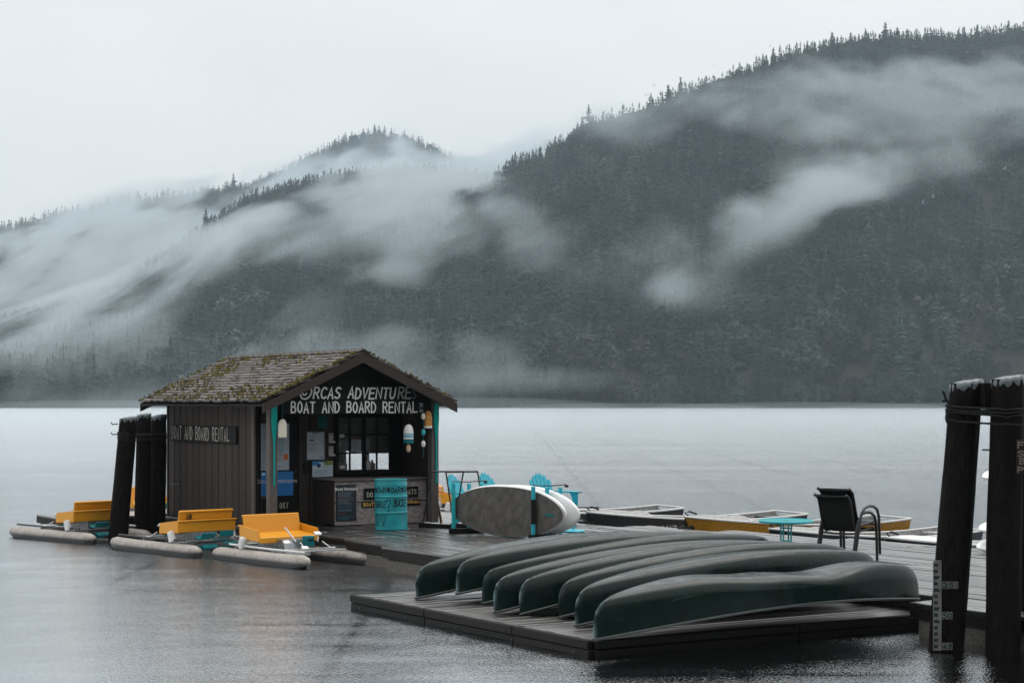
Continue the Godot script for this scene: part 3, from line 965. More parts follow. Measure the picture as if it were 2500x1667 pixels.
func roof(t: Node3D) -> void:
	var slope := atan2(RIDGE - EAVE, HALF)
	var slab := Mb.new()
	for s in [-1.0, 1.0]:
		var p := PackedVector2Array([Vector2(0, RIDGE - 0.075), Vector2(0, RIDGE - 0.035), Vector2(s * HALF, EAVE - 0.035), Vector2(s * HALF, EAVE - 0.075)])
		if s > 0: p.reverse()
		slab.prism(p, -RLEN + 0.02, -0.02)
	var rf := obj("roof", slab, M.dark_wood, t)
	for s in [-1.0, 1.0]:
		for z in [-0.02, -RLEN]:
			var mb := Mb.new()
			var p := PackedVector2Array([Vector2(0, RIDGE - 0.19), Vector2(0, RIDGE - 0.02), Vector2(s * (HALF + 0.0), EAVE - 0.025), Vector2(s * (HALF + 0.0), EAVE - 0.185)])
			if s > 0: p.reverse()
			mb.prism(p, z, z + 0.04)
			obj("rake_board", mb, M.fascia, rf)
	# shingles in courses, the nearest three hundred as pieces of their own
	var rows := 17
	var len_ := Vector2(HALF, RIDGE - EAVE).length()
	var step := (len_ + 0.02) / rows
	var all := []
	for s in [-1, 1]:
		for r in rows:
			var z := 0.03 + rng.randf_range(-0.1, 0.0)
			while z > -RLEN - 0.02:
				var w := rng.randf_range(0.11, 0.21)
				if z - w < -RLEN - 0.05: w = z + RLEN + 0.05
				if w > 0.03:
					all.append([s, r, z - w / 2.0, w - 0.008, rng.randf_range(-0.02, 0.02), rng.randi_range(0, 7), rng.randf_range(0, 0.006)])
				z -= w
	var shapes := {}
	var joined := []
	for i in 8: joined.append(Mb.new())
	var single := 0
	all.sort_custom(func(p, q): return (p[2] + (-20.0 if p[0] > 0 else 0.0)) > (q[2] + (-20.0 if q[0] > 0 else 0.0)))
	for k in all:
		var d: float = (k[1] + 1) * step + k[4]              # distance of the butt from the ridge
		var l := step * 1.9
		var c := d - l / 2.0
		if c - l / 2.0 < 0.0: l = d; c = d / 2.0
		var tilt := slope - 0.15
		var s: int = k[0]
		var p := Vector3(s * (cos(slope) * c), RIDGE - sin(slope) * c + 0.012 + k[6], k[2])
		var b := Basis(Vector3(0, 0, 1), -s * tilt)
		if single < 299 and s < 0:
			var key := "%d_%d" % [int(k[3] * 50), 1 if l < step * 1.5 else 0]
			if not shapes.has(key):
				var mb := Mb.new()
				mb.box(Vector3.ZERO, Vector3(l, 0.034, k[3]))
				shapes[key] = mb.done()
			var o := put("shingle", shapes[key], M.shingle[k[5]], rf, p)
			o.basis = b
			single += 1
		else:
			joined[k[5]].box(p, Vector3(l, 0.034, k[3]), b)
	for i in 8:
		var o := obj("shingles", joined[i], M.shingle[i], rf)
		o.set_meta("kind", "stuff")
	var cap := Mb.new()
	for i in 40:
		var z := -RLEN + 0.02 + i * (RLEN / 40.0)
		for s in [-1, 1]:
			cap.box(Vector3(s * 0.05, RIDGE + 0.018 + 0.012 * (i % 2), z + 0.07), Vector3(0.13, 0.018, 0.18), Basis(Vector3(0, 0, 1), -s * slope) * Basis(Vector3.RIGHT, 0.08))
	var cp := obj("ridge_shingles", cap, M.shingle[5], rf)
	cp.set_meta("kind", "stuff")
	# moss: small cushions along the butts and the roof's edges
	var ms := Mb.new()
	for i in 1900:
		var z := rng.randf_range(-RLEN, 0.02)
		var d := rng.randf_range(0.02, len_)
		var edge := rng.randf() < 0.16
		var s := -1.0
		if edge:
			z = rng.randf_range(-0.10, 0.035) if rng.randf() < 0.7 else -RLEN + rng.randf_range(-0.03, 0.1)
			if rng.randf() < 0.35: s = 1.0
		else:
			d = (rng.randi_range(1, rows)) * step + rng.randf_range(-0.02, 0.01)
			if lumps.get_noise_2d(z * 130.0, d * 160.0) + 0.25 * lumps.get_noise_2d(z * 600.0, d * 600.0) < 0.10 - 0.16 * (1.0 if absf(z + 5.0) < 0.9 else 0.0): continue
		d = minf(d, len_)
		var p := Vector3(s * cos(slope) * d, RIDGE - sin(slope) * d + 0.052, z)
		var r := rng.randf_range(0.010, 0.036)
		var k := rng.randf_range(0.5, 1.2)
		ms.col = Color(0.105, 0.083, 0.018) * k if rng.randf() < 0.6 else Color(0.055, 0.050, 0.017) * k
		var top := p + Vector3(0, r * 1.1, 0)
		var ring := []
		for j in 5:
			var w := TAU * j / 5.0 + rng.randf_range(-0.3, 0.3)
			ring.append(p + Vector3(cos(w) * r, -0.008, sin(w) * r * 1.5))
		for j in 5: ms.tri(top, ring[(j + 1) % 5], ring[j])
	var mo := obj("moss", ms, M.moss, rf)
	mo.set_meta("kind", "stuff")


# ---------------------------------------------------------------- signs, posters, oars and buoys on the hut
func hung(called: String, label: String, cat: String, p: Vector3, group := "") -> Node3D:   # p = (a, y, b)
	return thing(called, label, cat, wp(p.x, p.z, p.y), TURN, group)

func front_sheet(called: String, label: String, cat: String, x0: float, y0: float, x1: float, y1: float, b: float, m: Material, frame: Material = null, thick := 0.012, edge := 0.02) -> Node3D:
	var p := fb(x0, y0, b)
	var q := fb(x1, y1, b)
	var t := hung(called, label, cat, Vector3((p.x + q.x) / 2.0, (p.y + q.y) / 2.0, b))
	var w := q.x - p.x
	var h := p.y - q.y
	if frame:
		var f := Mb.new()
		f.bevel(Vector3(0, 0, -thick / 2.0), Vector3(w + edge * 2, h + edge * 2, thick), 0.004)
		obj("frame", f, frame, t)
	var s := Mb.new()
	s.box(Vector3(0, 0, 0.0015 if frame else -thick / 2.0), Vector3(w, h, 0.003 if frame else thick))
	obj("backing", s, frame if frame else M.frame_black, t)
	var fa_ := Mb.new()
	fa_.quad(Vector3(-w / 2, -h / 2, 0.0045), Vector3(w / 2, -h / 2, 0.0045), Vector3(w / 2, h / 2, 0.0045), Vector3(-w / 2, h / 2, 0.0045))
	obj("print", fa_, m, t)
	t.set_meta("w", w); t.set_meta("h", h)
	return t

func words(called: String, text: String, font: String, bold: bool, h: float, m: Material, parent: Node, p: Vector3) -> void:
	var f := SystemFont.new()
	f.font_names = PackedStringArray([font])
	if bold: f.font_weight = 700
	var tm := TextMesh.new()
	tm.font = f
	tm.text = text
	tm.font_size = 32
	tm.pixel_size = h / 24.0
	tm.depth = 0.002
	put(called, tm, m, parent, p)

func signs() -> void:
	# name boards under the gable
	var t := hung("name_board", "long black board with the white words boat and board rental", "sign", Vector3(0.08, 2.52, -0.385))
	var mb := Mb.new()
	mb.bevel(Vector3.ZERO, Vector3(2.92, 0.245, 0.03), 0.005)
	obj("board", mb, M.sign_black, t)
	obj("lettering", write("BOAT AND BOARD RENTAL", -1.30, -0.095, 2.52, 0.185, 0.027, 0.02, flat, 0.03, 0.62, 0.30, 0.018), M.paint_white, t)
	var sm := write("BY THE", 0, 0, 0.16, 0.06, 0.012, 0.0, func(p: Vector2, l: float): return Vector3(1.34 - p.y, -0.085 + p.x, l), 0.0, 0.62, 0.3, 0.018)
	obj("small_lettering", sm, M.paint_faded, t)
	t = hung("name_board", "upper black board with the white words orcas adventures under the gable", "sign", Vector3(0.05, 2.78, -0.385))
	mb = Mb.new()
	mb.prism(PackedVector2Array([Vector2(-1.38, -0.13), Vector2(1.36, -0.13), Vector2(1.36, -0.10), Vector2(0.98, 0.13), Vector2(-1.08, 0.13), Vector2(-1.38, -0.02)]), -0.015, 0.015)
	obj("board", mb, M.sign_black, t)
	var words1 := write("RCAS ADVENTU", -0.84, -0.10, 1.62, 0.19, 0.030, 0.16, flat, 0.04, 0.62, 0.26, 0.018)
	obj("lettering", words1, M.paint_white, t)
	var oo := Mb.new()                                       # the large O that curls into a spiral
	var pts := []
	for i in 34:
		var w := 2.2 + i * 0.29
		var r := 0.115 * (1.0 if i < 19 else 1.0 - (i - 19) * 0.058)
		pts.append(Vector2(-0.985 + cos(w) * r * 0.92 + sin(w) * r * 0.25, 0.0 + sin(w) * r))
	pts.push_front(Vector2(-1.23, 0.03))
	ribbon(oo, pts, 0.028, flat, 0.018)
	obj("curled_letter", oo, M.paint_white, t)
	obj("faded_lettering", write("RE", 0.86, -0.10, 0.25, 0.20, 0.032, 0.14, flat, 0.0, 0.62, 0.26, 0.018), M.paint_faded, t)
	obj("faded_lettering", write("S", 1.14, -0.10, 0.09, 0.17, 0.022, 0.14, flat, 0.0, 0.62, 0.26, 0.018), mat(0.10, 0.105, 0.105), t)
	# board on the side wall
	var p := fa(416, 1039, -1.63)
	var q := fa(577.7, 1081, -1.63)
	t = thing("side_sign", "narrow black board lettered in thin pale strokes on the hut's left wall", "sign", wp(-1.63, (p.z + q.z) / 2.0, (p.y + q.y) / 2.0), TURN)
	mb = Mb.new()
	mb.bevel(Vector3.ZERO, Vector3(0.03, 0.32, q.z - p.z), 0.005)
	obj("board", mb, M.sign_black, t)
	obj("lettering", write("BOAT AND BOARD RENTAL", -1.50, -0.115, 2.78, 0.235, 0.021, 0.0, side_flat, 0.03, 0.62, 0.36, 0.018), M.paint_pale, t)
	# sheets and plates on the front wall
	var wz := -1.535
	var white := Color(0.62, 0.66, 0.70)
	var grey := Color(0.22, 0.25, 0.28)
	front_sheet("price_board", "tall white price list of small grey text left of the door", "poster", 636, 1034, 705, 1147, wz, printed(140, 230, white, grey, [["text", 0.06, 0.03, 0.5, 0.10, 7], ["text", 0.06, 0.18, 0.45, 0.70, 8], ["text", 0.6, 0.2, 0.2, 0.6, 9], ["fill", 0.80, 0.66, 0.16, 0.13, Color(0.75, 0.35, 0.10)], ["text", 0.06, 0.92, 0.8, 0.05, 6], ["fill", 0.05, 0.52, 0.25, 0.02, Color(0.2, 0.45, 0.6)]], 1))
	t = front_sheet("blue_poster", "bright blue poster with white script below the white price list", "poster", 636, 1152, 715, 1209, wz, printed(160, 116, Color(0.06, 0.42, 0.68), Color(0.10, 0.30, 0.50), [["fill", 0.03, 0.05, 0.10, 0.11, Color(0.75, 0.85, 0.9)], ["text", 0.05, 0.5, 0.88, 0.4, 9], ["fill", 0.5, 0.08, 0.16, 0.03, Color(0.05, 0.30, 0.52)], ["fill", 0.62, 0.13, 0.18, 0.03, Color(0.05, 0.30, 0.52)]], 2))
	words("script", "Orcas Adventures", "Droid Serif", false, 0.07, M.paint_white, t, Vector3(0.0, 0.045, 0.0065))
	p = fb(640, 1218, wz)
	q = fb(708, 1248, wz)
	t = hung("staff_sign", "small dark board with pale letters on the door below the blue poster", "sign", Vector3((p.x + q.x) / 2.0, (p.y + q.y) / 2.0, wz))
	mb = Mb.new()
	mb.bevel(Vector3(0, 0, -0.006), Vector3(q.x - p.x, p.y - q.y, 0.015), 0.003)
	obj("board", mb, M.sign_black, t)
	obj("lettering", write("STAFF ONLY", -0.20, -0.055, 0.43, 0.10, 0.013, 0.0, flat, 0.04, 0.62, 0.25, 0.004), M.paint_pale, t)
	t = front_sheet("menu_board", "white menu sheet in a black frame right of the door", "poster", 749, 1055, 791, 1121, wz, printed(90, 144, Color(0.64, 0.68, 0.72), grey, [["text", 0.28, 0.05, 0.4, 0.03, 6], ["text", 0.18, 0.15, 0.35, 0.08, 6], ["fill", 0.12, 0.28, 0.30, 0.05, Color(0.35, 0.05, 0.05)], ["text", 0.06, 0.40, 0.65, 0.32, 6], ["disc", 0.88, 0.36, 0.04, 0, Color(0.04, 0.05, 0.06)], ["fill", 0.78, 0.92, 0.14, 0.04, grey]], 3), M.frame_black, 0.025, 0.03)
	words("heading", "MENU", "Droid Sans", false, 0.035, M.ink, t, Vector3(0.0, 0.235, 0.007))
	front_sheet("info_sheet", "white notice with a blue and green header below the menu board", "poster", 762, 1126, 812, 1163, wz + 0.02, printed(120, 90, Color(0.70, 0.75, 0.80), grey, [["fill", 0, 0, 0.30, 0.28, Color(0.15, 0.48, 0.70)], ["fill", 0.3, 0, 0.3, 0.10, Color(0.30, 0.58, 0.70)], ["fill", 0.58, 0, 0.42, 0.26, Color(0.36, 0.50, 0.22)], ["fill", 0.75, 0, 0.25, 0.14, Color(0.60, 0.55, 0.20)], ["disc", 0.31, 0.28, 0.10, 0, Color(0.05, 0.18, 0.28)], ["text", 0.48, 0.34, 0.4, 0.12, 6], ["text", 0.05, 0.56, 0.9, 0.36, 6]], 4))
	front_sheet("teal_plate", "dark teal plate high on the wall above the menu board", "sign", 775, 1017, 798, 1045, wz, mat(0.004, 0.075, 0.070, 0.5))
	for k in [[1057, "upper white card holder on the wall beside the window"], [1089, "lower white card holder on the wall beside the window"]]:
		p = fb(799, k[0], wz)
		q = fb(812, k[0] + 24, wz)
		t = hung("card_holder", k[1], "holder", Vector3((p.x + q.x) / 2.0, (p.y + q.y) / 2.0, wz + 0.03))
		mb = Mb.new()
		mb.bevel(Vector3.ZERO, Vector3((q.x - p.x) * 0.8, p.y - q.y, 0.05), 0.008)
		obj("case", mb, mat(0.42, 0.36, 0.38, 0.5), t)
		mb = Mb.new()
		mb.lathe([Vector2(0, 0.004), Vector2(0.012, 0.004), Vector2(0.012, 0)], 10, Vector3(-0.01, 0.06, 0.025), Basis(Vector3.RIGHT, PI / 2))
		obj("button", mb, M.ink, t)
		mb = Mb.new()
		mb.bevel(Vector3(0.02, -0.075, 0.01), Vector3(0.11, 0.035, 0.06), 0.006)
		obj("tray", mb, mat(0.50, 0.46, 0.44, 0.5), t)
	front_sheet("window_notice", "white notice taped inside the left window pane", "poster", 857, 1072, 881, 1106, -1.575, printed(60, 86, Color(0.55, 0.58, 0.60), Color(0.15, 0.2, 0.25), [["fill", 0, 0, 1, 0.05, Color(0.5, 0.15, 0.08)], ["text", 0.15, 0.14, 0.7, 0.6, 9], ["fill", 0.0, 0.85, 0.6, 0.15, Color(0.2, 0.42, 0.45)]], 5))
	for k in [[834.5, 1064, "upper oval sticker on the left window"], [835.5, 1140, "lower oval sticker on the left window"]]:
		p = fb(k[0], k[1], -1.57)
		t = hung("oval_sticker", k[2], "sticker", p)
		mb = Mb.new()
		var e := PackedVector2Array()
		for i in 20: e.append(Vector2(cos(TAU * i / 20.0) * 0.057, sin(TAU * i / 20.0) * 0.033))
		mb.prism(e, 0, 0.002)
		obj("label", mb, M.paint_white, t)
		mb = Mb.new()
		mb.prism(PackedVector2Array([Vector2(-0.035, 0.0), Vector2(0.035, 0.0), Vector2(0.01, 0.012), Vector2(-0.02, 0.012)]), 0.002, 0.0035)
		obj("print", mb, M.ink, t)
	# things on the counter's front
	t = front_sheet("rules_board", "tall dark board headed boat rentals on the counter front", "sign", 822, 1186, 868, 1269, -0.67, printed(120, 200, Color(0.045, 0.10, 0.15), Color(0.55, 0.60, 0.65), [["fill", 0, 0, 1, 0.02, Color(0.02, 0.06, 0.10)], ["text", 0.22, 0.125, 0.55, 0.03, 6, Color(0.15, 0.50, 0.42)], ["text", 0.06, 0.19, 0.88, 0.36, 6], ["text", 0.06, 0.34, 0.7, 0.05, 6, Color(0.5, 0.2, 0.2)], ["text", 0.06, 0.58, 0.88, 0.08, 6, Color(0.18, 0.42, 0.55)], ["text", 0.06, 0.69, 0.8, 0.05, 6], ["text", 0.06, 0.78, 0.7, 0.06, 6, Color(0.5, 0.2, 0.2)], ["text", 0.06, 0.88, 0.88, 0.10, 6, Color(0.20, 0.48, 0.55)]], 6), M.frame_black, 0.02, 0.015)
	words("heading", "Boat Rentals", "Droid Sans", true, 0.058, M.paint_white, t, Vector3(0.0, 0.25, 0.007))
	var bz := -0.668
	for k in [[[888, 1192], [1021, 1214], "black board with thin orange letters behind the drum, upper of two", [["DO NOT", -0.50, 0.36, -0.060, 0.085], ["BOATS", 0.22, 0.30, -0.035, 0.085]], M.paint_pale], [[883, 1224], [1026, 1233], "narrow black board with orange letters behind the drum, lower of two", [["BOATS", -0.575, 0.25, -0.030, 0.06], ["TRANSFERABLE", 0.20, 0.385, -0.012, 0.042]], M.paint_orange]]:
		p = fb(k[0][0], k[0][1], bz)
		q = fb(k[1][0], k[1][1], bz)
		t = hung("counter_sign", k[2], "sign", Vector3((p.x + q.x) / 2.0, (p.y + q.y) / 2.0, bz))
		t.rotation.z = 0.012
		mb = Mb.new()
		mb.bevel(Vector3(0, 0, -0.004), Vector3(q.x - p.x, p.y - q.y + 0.01, 0.02), 0.004)
		obj("board", mb, M.sign_black, t)
		for w in k[3]:
			obj("lettering", write(w[0], w[1], w[3], w[2], w[4], w[4] * 0.16, 0.0, flat, 0.05, 0.62, 0.28, 0.0075), k[4], t)
	mb = Mb.new()
	p = fb(745, 1140, wz)
	t = hung("black_pouch", "black pouch hanging on the wall left of the white notice", "pouch", p + Vector3(0, 0, 0.02))
	mb.lathe([Vector2(0.0, -0.13), Vector2(0.035, -0.12), Vector2(0.05, -0.06), Vector2(0.055, 0.05), Vector2(0.03, 0.10), Vector2(0, 0.11)], 10)
	obj("bag", mb, M.sling, t)

func window_things() -> void:
	for q in [[0.36, "red can standing inside behind the left window pane", "can", 0.04, 0.20, mat(0.25, 0.02, 0.02, 0.4), -1.74], [0.50, "dark dented jar standing inside behind the left window pane", "jar", 0.075, 0.17, mat(0.05, 0.07, 0.09, 0.3), -1.76], [1.02, "white pump bottle standing inside behind the right window pane", "bottle", 0.055, 0.20, M.white, -1.76], [1.13, "pink tinted jug standing inside behind the right window pane", "jug", 0.06, 0.15, mat(0.25, 0.13, 0.15, 0.4), -1.80]]:
		var t := hung(q[2], q[1], q[2], Vector3(q[0], 1.345, q[6]))
		var mb := Mb.new()
		mb.lathe([Vector2(0, 0), Vector2(q[3], 0), Vector2(q[3], q[4] * 0.7), Vector2(q[3] * 0.6, q[4] * 0.82), Vector2(q[3] * 0.3, q[4] * 0.88), Vector2(q[3] * 0.3, q[4])], 14)
		obj("body", mb, q[5], t)
		mb = Mb.new()
		mb.lathe([Vector2(q[3] * 0.36, q[4]), Vector2(q[3] * 0.36, q[4] + 0.025), Vector2(0, q[4] + 0.03)], 12)
		if q[2] == "bottle": mb.tube([Vector3(0, q[4] + 0.02, 0), Vector3(0, q[4] + 0.06, 0), Vector3(-0.07, q[4] + 0.055, 0)], 0.009, 6)
		obj("cap", mb, M.ink if q[2] != "bottle" else M.white, t)
	var s := hung("inside_shelf", "narrow shelf inside the hut below the window", "shelf", Vector3(0.83, 1.33, -1.78))
	var sb := Mb.new()
	sb.bevel(Vector3(0, 0, 0), Vector3(1.15, 0.024, 0.26), 0.004)
	obj("board", sb, M.dark_wood, s)
	sb = Mb.new()
	sb.bevel(Vector3(0, -0.10, 0.10), Vector3(0.9, 0.18, 0.02), 0.004)
	obj("bracket", sb, M.dark_wood, s)

func oar(label: String, top: Vector3, tilt: float, length: float) -> void:
	var t := hung("painted_oar", label, "oar", top)
	t.rotation.z = tilt
	var pr := PackedVector2Array()
	for k in [[0.0, 0.038], [-0.02, 0.052], [-0.30, 0.055], [-0.48, 0.040], [-0.62, 0.019]]:
		pr.append(Vector2(-k[1], k[0]))
	for k in [[-0.62, 0.019], [-0.48, 0.040], [-0.30, 0.055], [-0.02, 0.052], [0.0, 0.038]]:
		pr.append(Vector2(k[1], k[0]))
	var mb := Mb.new()
	mb.prism(pr, -0.008, 0.008)
	obj("blade", mb, M.teal_paint, t)
	mb = Mb.new()
	mb.tube([Vector3(0, -0.25, 0), Vector3(0, -0.6, 0), Vector3(0, -length + 0.05, 0), Vector3(0, -length, 0)], 0.0185, 8, 0.016)
	obj("shaft", mb, M.teal_paint, t)

func buoy(called: String, label: String, p: Vector3, h: float, r: float, rope_up: float, m: Material, bands: Array, tail: float, bead: Material) -> void:   # p is the foot of the float, (a, y, b)
	var t := hung(called, label, "buoy", p)
	var prof := []
	for k in [[0.0, 0.0], [0.92, 0.0], [1.0, 0.04], [1.0, 0.55], [0.93, 0.72], [0.75, 0.87], [0.45, 0.97], [0.0, 1.0]]:
		prof.append(Vector2(k[0] * r, k[1] * h))
	var mb := Mb.new()
	mb.lathe(prof, 18)
	obj("float", mb, m, t)
	for b in bands:
		mb = Mb.new()
		mb.lathe([Vector2(r * 1.0, b[0] * h), Vector2(r * 1.025, b[0] * h), Vector2(r * 1.025, b[1] * h), Vector2(r * 1.0, b[1] * h)], 18)
		obj("band", mb, b[2], t)
	mb = Mb.new()
	mb.tube([Vector3(0, -tail, 0), Vector3(0.004, -tail * 0.5, 0), Vector3(0, 0.0, 0)], 0.006, 5)
	mb.tube([Vector3(0, h, 0), Vector3(0, h + rope_up, 0)], 0.005, 5)
	obj("rope", mb, M.teal_dark if called == "white_buoy" else M.rope, t)
	if bead:
		mb = Mb.new()
		mb.lathe([Vector2(0, -0.165), Vector2(0.025, -0.155), Vector2(0.042, -0.115), Vector2(0.042, -0.075), Vector2(0.028, -0.025), Vector2(0, -0.015)], 12)
		obj("small_float", mb, bead, t)

func hangings() -> void:
	oar("teal painted oar hanging blade up on the left porch post", Vector3(-1.552, 2.55, -0.353), 0.0, 1.40)
	oar("teal painted oar hanging blade up on the right porch post", Vector3(1.70, 2.58, -0.353), 0.0, 1.46)
	var p := fb(689, 1068, -0.30)
	buoy("white_buoy", "plain white net buoy hanging beside the left oar", p, 0.325, 0.078, 0.30, M.cream, [], 0.27, null)
	p = fb(997, 1082, -0.30)
	buoy("striped_buoy", "white buoy with blue and teal stripes hanging under the name board", p, 0.345, 0.093, 0.2, M.white, [[0.46, 0.51, mat(0.05, 0.30, 0.45, 0.5)], [0.37, 0.42, mat(0.05, 0.30, 0.45, 0.5)], [0.32, 0.36, mat(0.05, 0.30, 0.45, 0.5)], [0.0, 0.22, M.teal_dark]], 0.20, mat(0.60, 0.42, 0.27, 0.5))
	p = fb(1045, 1045, -0.30)
	var rust := mat(1, 1, 1, 0.6)
	var nt := noise_tex(0.03, 41, 0, 1, 4)
	var g := Gradient.new()
	g.offsets = PackedFloat32Array([0.0, 0.45, 0.6, 0.75])
	g.colors = PackedColorArray([Color(0.62, 0.33, 0.06), Color(0.75, 0.45, 0.10), Color(0.72, 0.55, 0.25), Color(0.8, 0.76, 0.66)])
	nt.color_ramp = g
	rust.albedo_texture = nt
	rust.uv1_triplanar = true
	rust.uv1_scale = Vector3(3, 3, 3)
	buoy("yellow_buoy", "scuffed yellow buoy with white foot hanging by the right post", p, 0.32, 0.072, 0.10, rust, [[0.0, 0.12, M.white]], 0.12, null)
	p = fb(1033, 1117, -0.25)
	var t := hung("float_string", "string of small white and teal floats hanging by the yellow buoy", "buoy string", p)
	var mb := Mb.new()
	mb.tube([Vector3(0, 0, 0), Vector3(0.005, 0.3, 0), Vector3(0.0, 0.88, 0)], 0.005, 5)
	obj("rope", mb, M.teal_dark, t)
	for k in [[0.20, M.white], [0.41, M.teal], [0.70, M.cream]]:
		mb = Mb.new()
		mb.lathe([Vector2(0, -0.06), Vector2(0.025, -0.05), Vector2(0.038, -0.02), Vector2(0.038, 0.02), Vector2(0.025, 0.05), Vector2(0, 0.06)], 12, Vector3(0.002, k[0] + 0.05, 0))
		obj("small_float", mb, k[1], t)
	# a paddle leaning at the hut's right corner
	var q := gr(1077, 1276, DECK)
	t = thing("leaning_paddle", "brown wooden paddle shaft leaning against the hut's right corner", "paddle", q)
	mb = Mb.new()
	mb.tube([Vector3(0, 0, 0), Vector3(-0.07, 0.40, -0.02)], 0.026, 8, 0.017)
	obj("shaft", mb, M.wood_light, t)
	mb = Mb.new()
	mb.tube([Vector3(-0.07, 0.40, -0.02), Vector3(-0.10, 0.58, -0.04)], 0.020, 8, 0.024)
	obj("grip", mb, M.wood_light, t)


# ---------------------------------------------------------------- things on the dock
func drum() -> void:
	var p := gr(955, 1292, DECK)
	var t := thing("steel_drum", "turquoise steel drum with black hand lettering in front of the counter", "drum", p, -0.05)
	t.rotation.z = 0.015
	var R := 0.284
	var mb := Mb.new()
	mb.lathe([Vector2(0.0, 0.012), Vector2(R - 0.008, 0.012), Vector2(R - 0.006, 0.0), Vector2(R + 0.006, 0.004), Vector2(R + 0.004, 0.02), Vector2(R, 0.03), Vector2(R, 0.275), Vector2(R + 0.005, 0.287), Vector2(R + 0.020, 0.30), Vector2(R + 0.005, 0.313), Vector2(R, 0.325), Vector2(R, 0.555), Vector2(R + 0.005, 0.567), Vector2(R + 0.020, 0.58), Vector2(R + 0.005, 0.593), Vector2(R, 0.605), Vector2(R, 0.765), Vector2(R + 0.016, 0.785), Vector2(R, 0.805), Vector2(R, 0.865), Vector2(R + 0.006, 0.87), Vector2(R + 0.007, 0.884), Vector2(R - 0.004, 0.886), Vector2(R - 0.010, 0.86), Vector2(R - 0.012, 0.3), Vector2(0, 0.3)], 40)
	var dm: StandardMaterial3D = M.teal.duplicate()
	dm.albedo_texture = M.tex_spot
	dm.albedo_color = lin(0.012, 0.36, 0.41)
	dm.uv1_triplanar = true
	dm.uv1_scale = Vector3(0.8, 0.8, 0.8)
	obj("body", mb, dm, t)
	var wrap := func(q: Vector2, l: float) -> Vector3:
		var w := q.x / R
		return Vector3(sin(w) * (R + 0.0015 + l), q.y, cos(w) * (R + 0.0015 + l))
	var y := 0.655
	obj("lettering", write("OAR@OAR@OAR@OAR", -0.50, y, 0.98, 0.085, 0.017, 0.05, wrap, 0.06, 0.62, 0.22), M.ink, t)
	obj("lettering", write("PADDLE", -0.36, 0.40, 0.30, 0.11, 0.016, 0.05, wrap, 0.06, 0.62, 0.25), M.ink, t)
	obj("lettering", write("?", -0.05, 0.35, 0.075, 0.18, 0.016, 0.05, wrap), M.ink, t)
	obj("lettering", write("BUCKET", 0.085, 0.405, 0.30, 0.125, 0.018, 0.05, wrap, 0.06, 0.62, 0.25), M.ink, t)
	var dr := Mb.new()
	for x in [-0.29, -0.22, -0.11]:
		ribbon(dr, [Vector2(x - 0.035, 0.255), Vector2(x - 0.02, 0.14), Vector2(x + 0.025, 0.14), Vector2(x + 0.045, 0.255), Vector2(x - 0.02, 0.26)], 0.010, wrap, 0.0)
		ribbon(dr, [Vector2(x - 0.012, 0.12), Vector2(x + 0.015, 0.10), Vector2(x - 0.005, 0.07), Vector2(x - 0.02, 0.10), Vector2(x + 0.0, 0.12)], 0.010, wrap, 0.0007)
	ribbon(dr, [Vector2(-0.02, 0.33), Vector2(0.01, 0.325), Vector2(0.012, 0.30), Vector2(-0.015, 0.30), Vector2(-0.02, 0.33)], 0.012, wrap, 0.0014)
	obj("drawing", dr, M.ink, t)

func kayak_trestle() -> void:
	var base := gr(1030, 1288, DECK)
	var t := thing("steel_trestle", "thin black steel trestle frame between the hut and the turquoise chairs", "trestle", base)
	var d := -base.z
	var s := d / FOC
	var L := func(x: float, y: float, dz: float) -> Vector3:
		return Vector3((x - 1030.0) * s, (1288.0 - y) * s, dz)
	var k := 0
	for e in [0.0, 77.0]:
		var dz := -0.10 * k
		for l in [[1054.0, 1030.0, -0.1], [1089.0, 1110.0, 0.25]]:
			var mb := Mb.new()
			mb.tube([L.call(l[1] + e, 1287.0, l[2] + dz), L.call(l[0] + e, 1152.0, dz + (0.0 if l[2] < 0 else 0.12))], 0.014, 6)
			obj("leg", mb, M.frame_black, t)
		k += 1
	for l in [[1053.0, 0.0], [1088.0, 0.12]]:
		var mb := Mb.new()
		mb.tube([L.call(l[0], 1151.5, l[1]), L.call(l[0] + 79.0, 1151.0, l[1] - 0.1)], 0.016, 6)
		obj("top_rail", mb, M.frame_black, t)
	for e in [0.0, 77.0]:
		var mb := Mb.new()
		var a: Vector3 = L.call(1024.0 + e, 1283.0, -0.12)
		var b: Vector3 = L.call(1114.0 + e, 1284.0, 0.28)
		mb.bevel((a + b) / 2.0 + Vector3(0, -0.0, 0), Vector3((b - a).length(), 0.075, 0.09), 0.01, Basis(Vector3.UP, -atan2((b - a).z, (b - a).x)))
		obj("skid", mb, M.dark_wood, t)

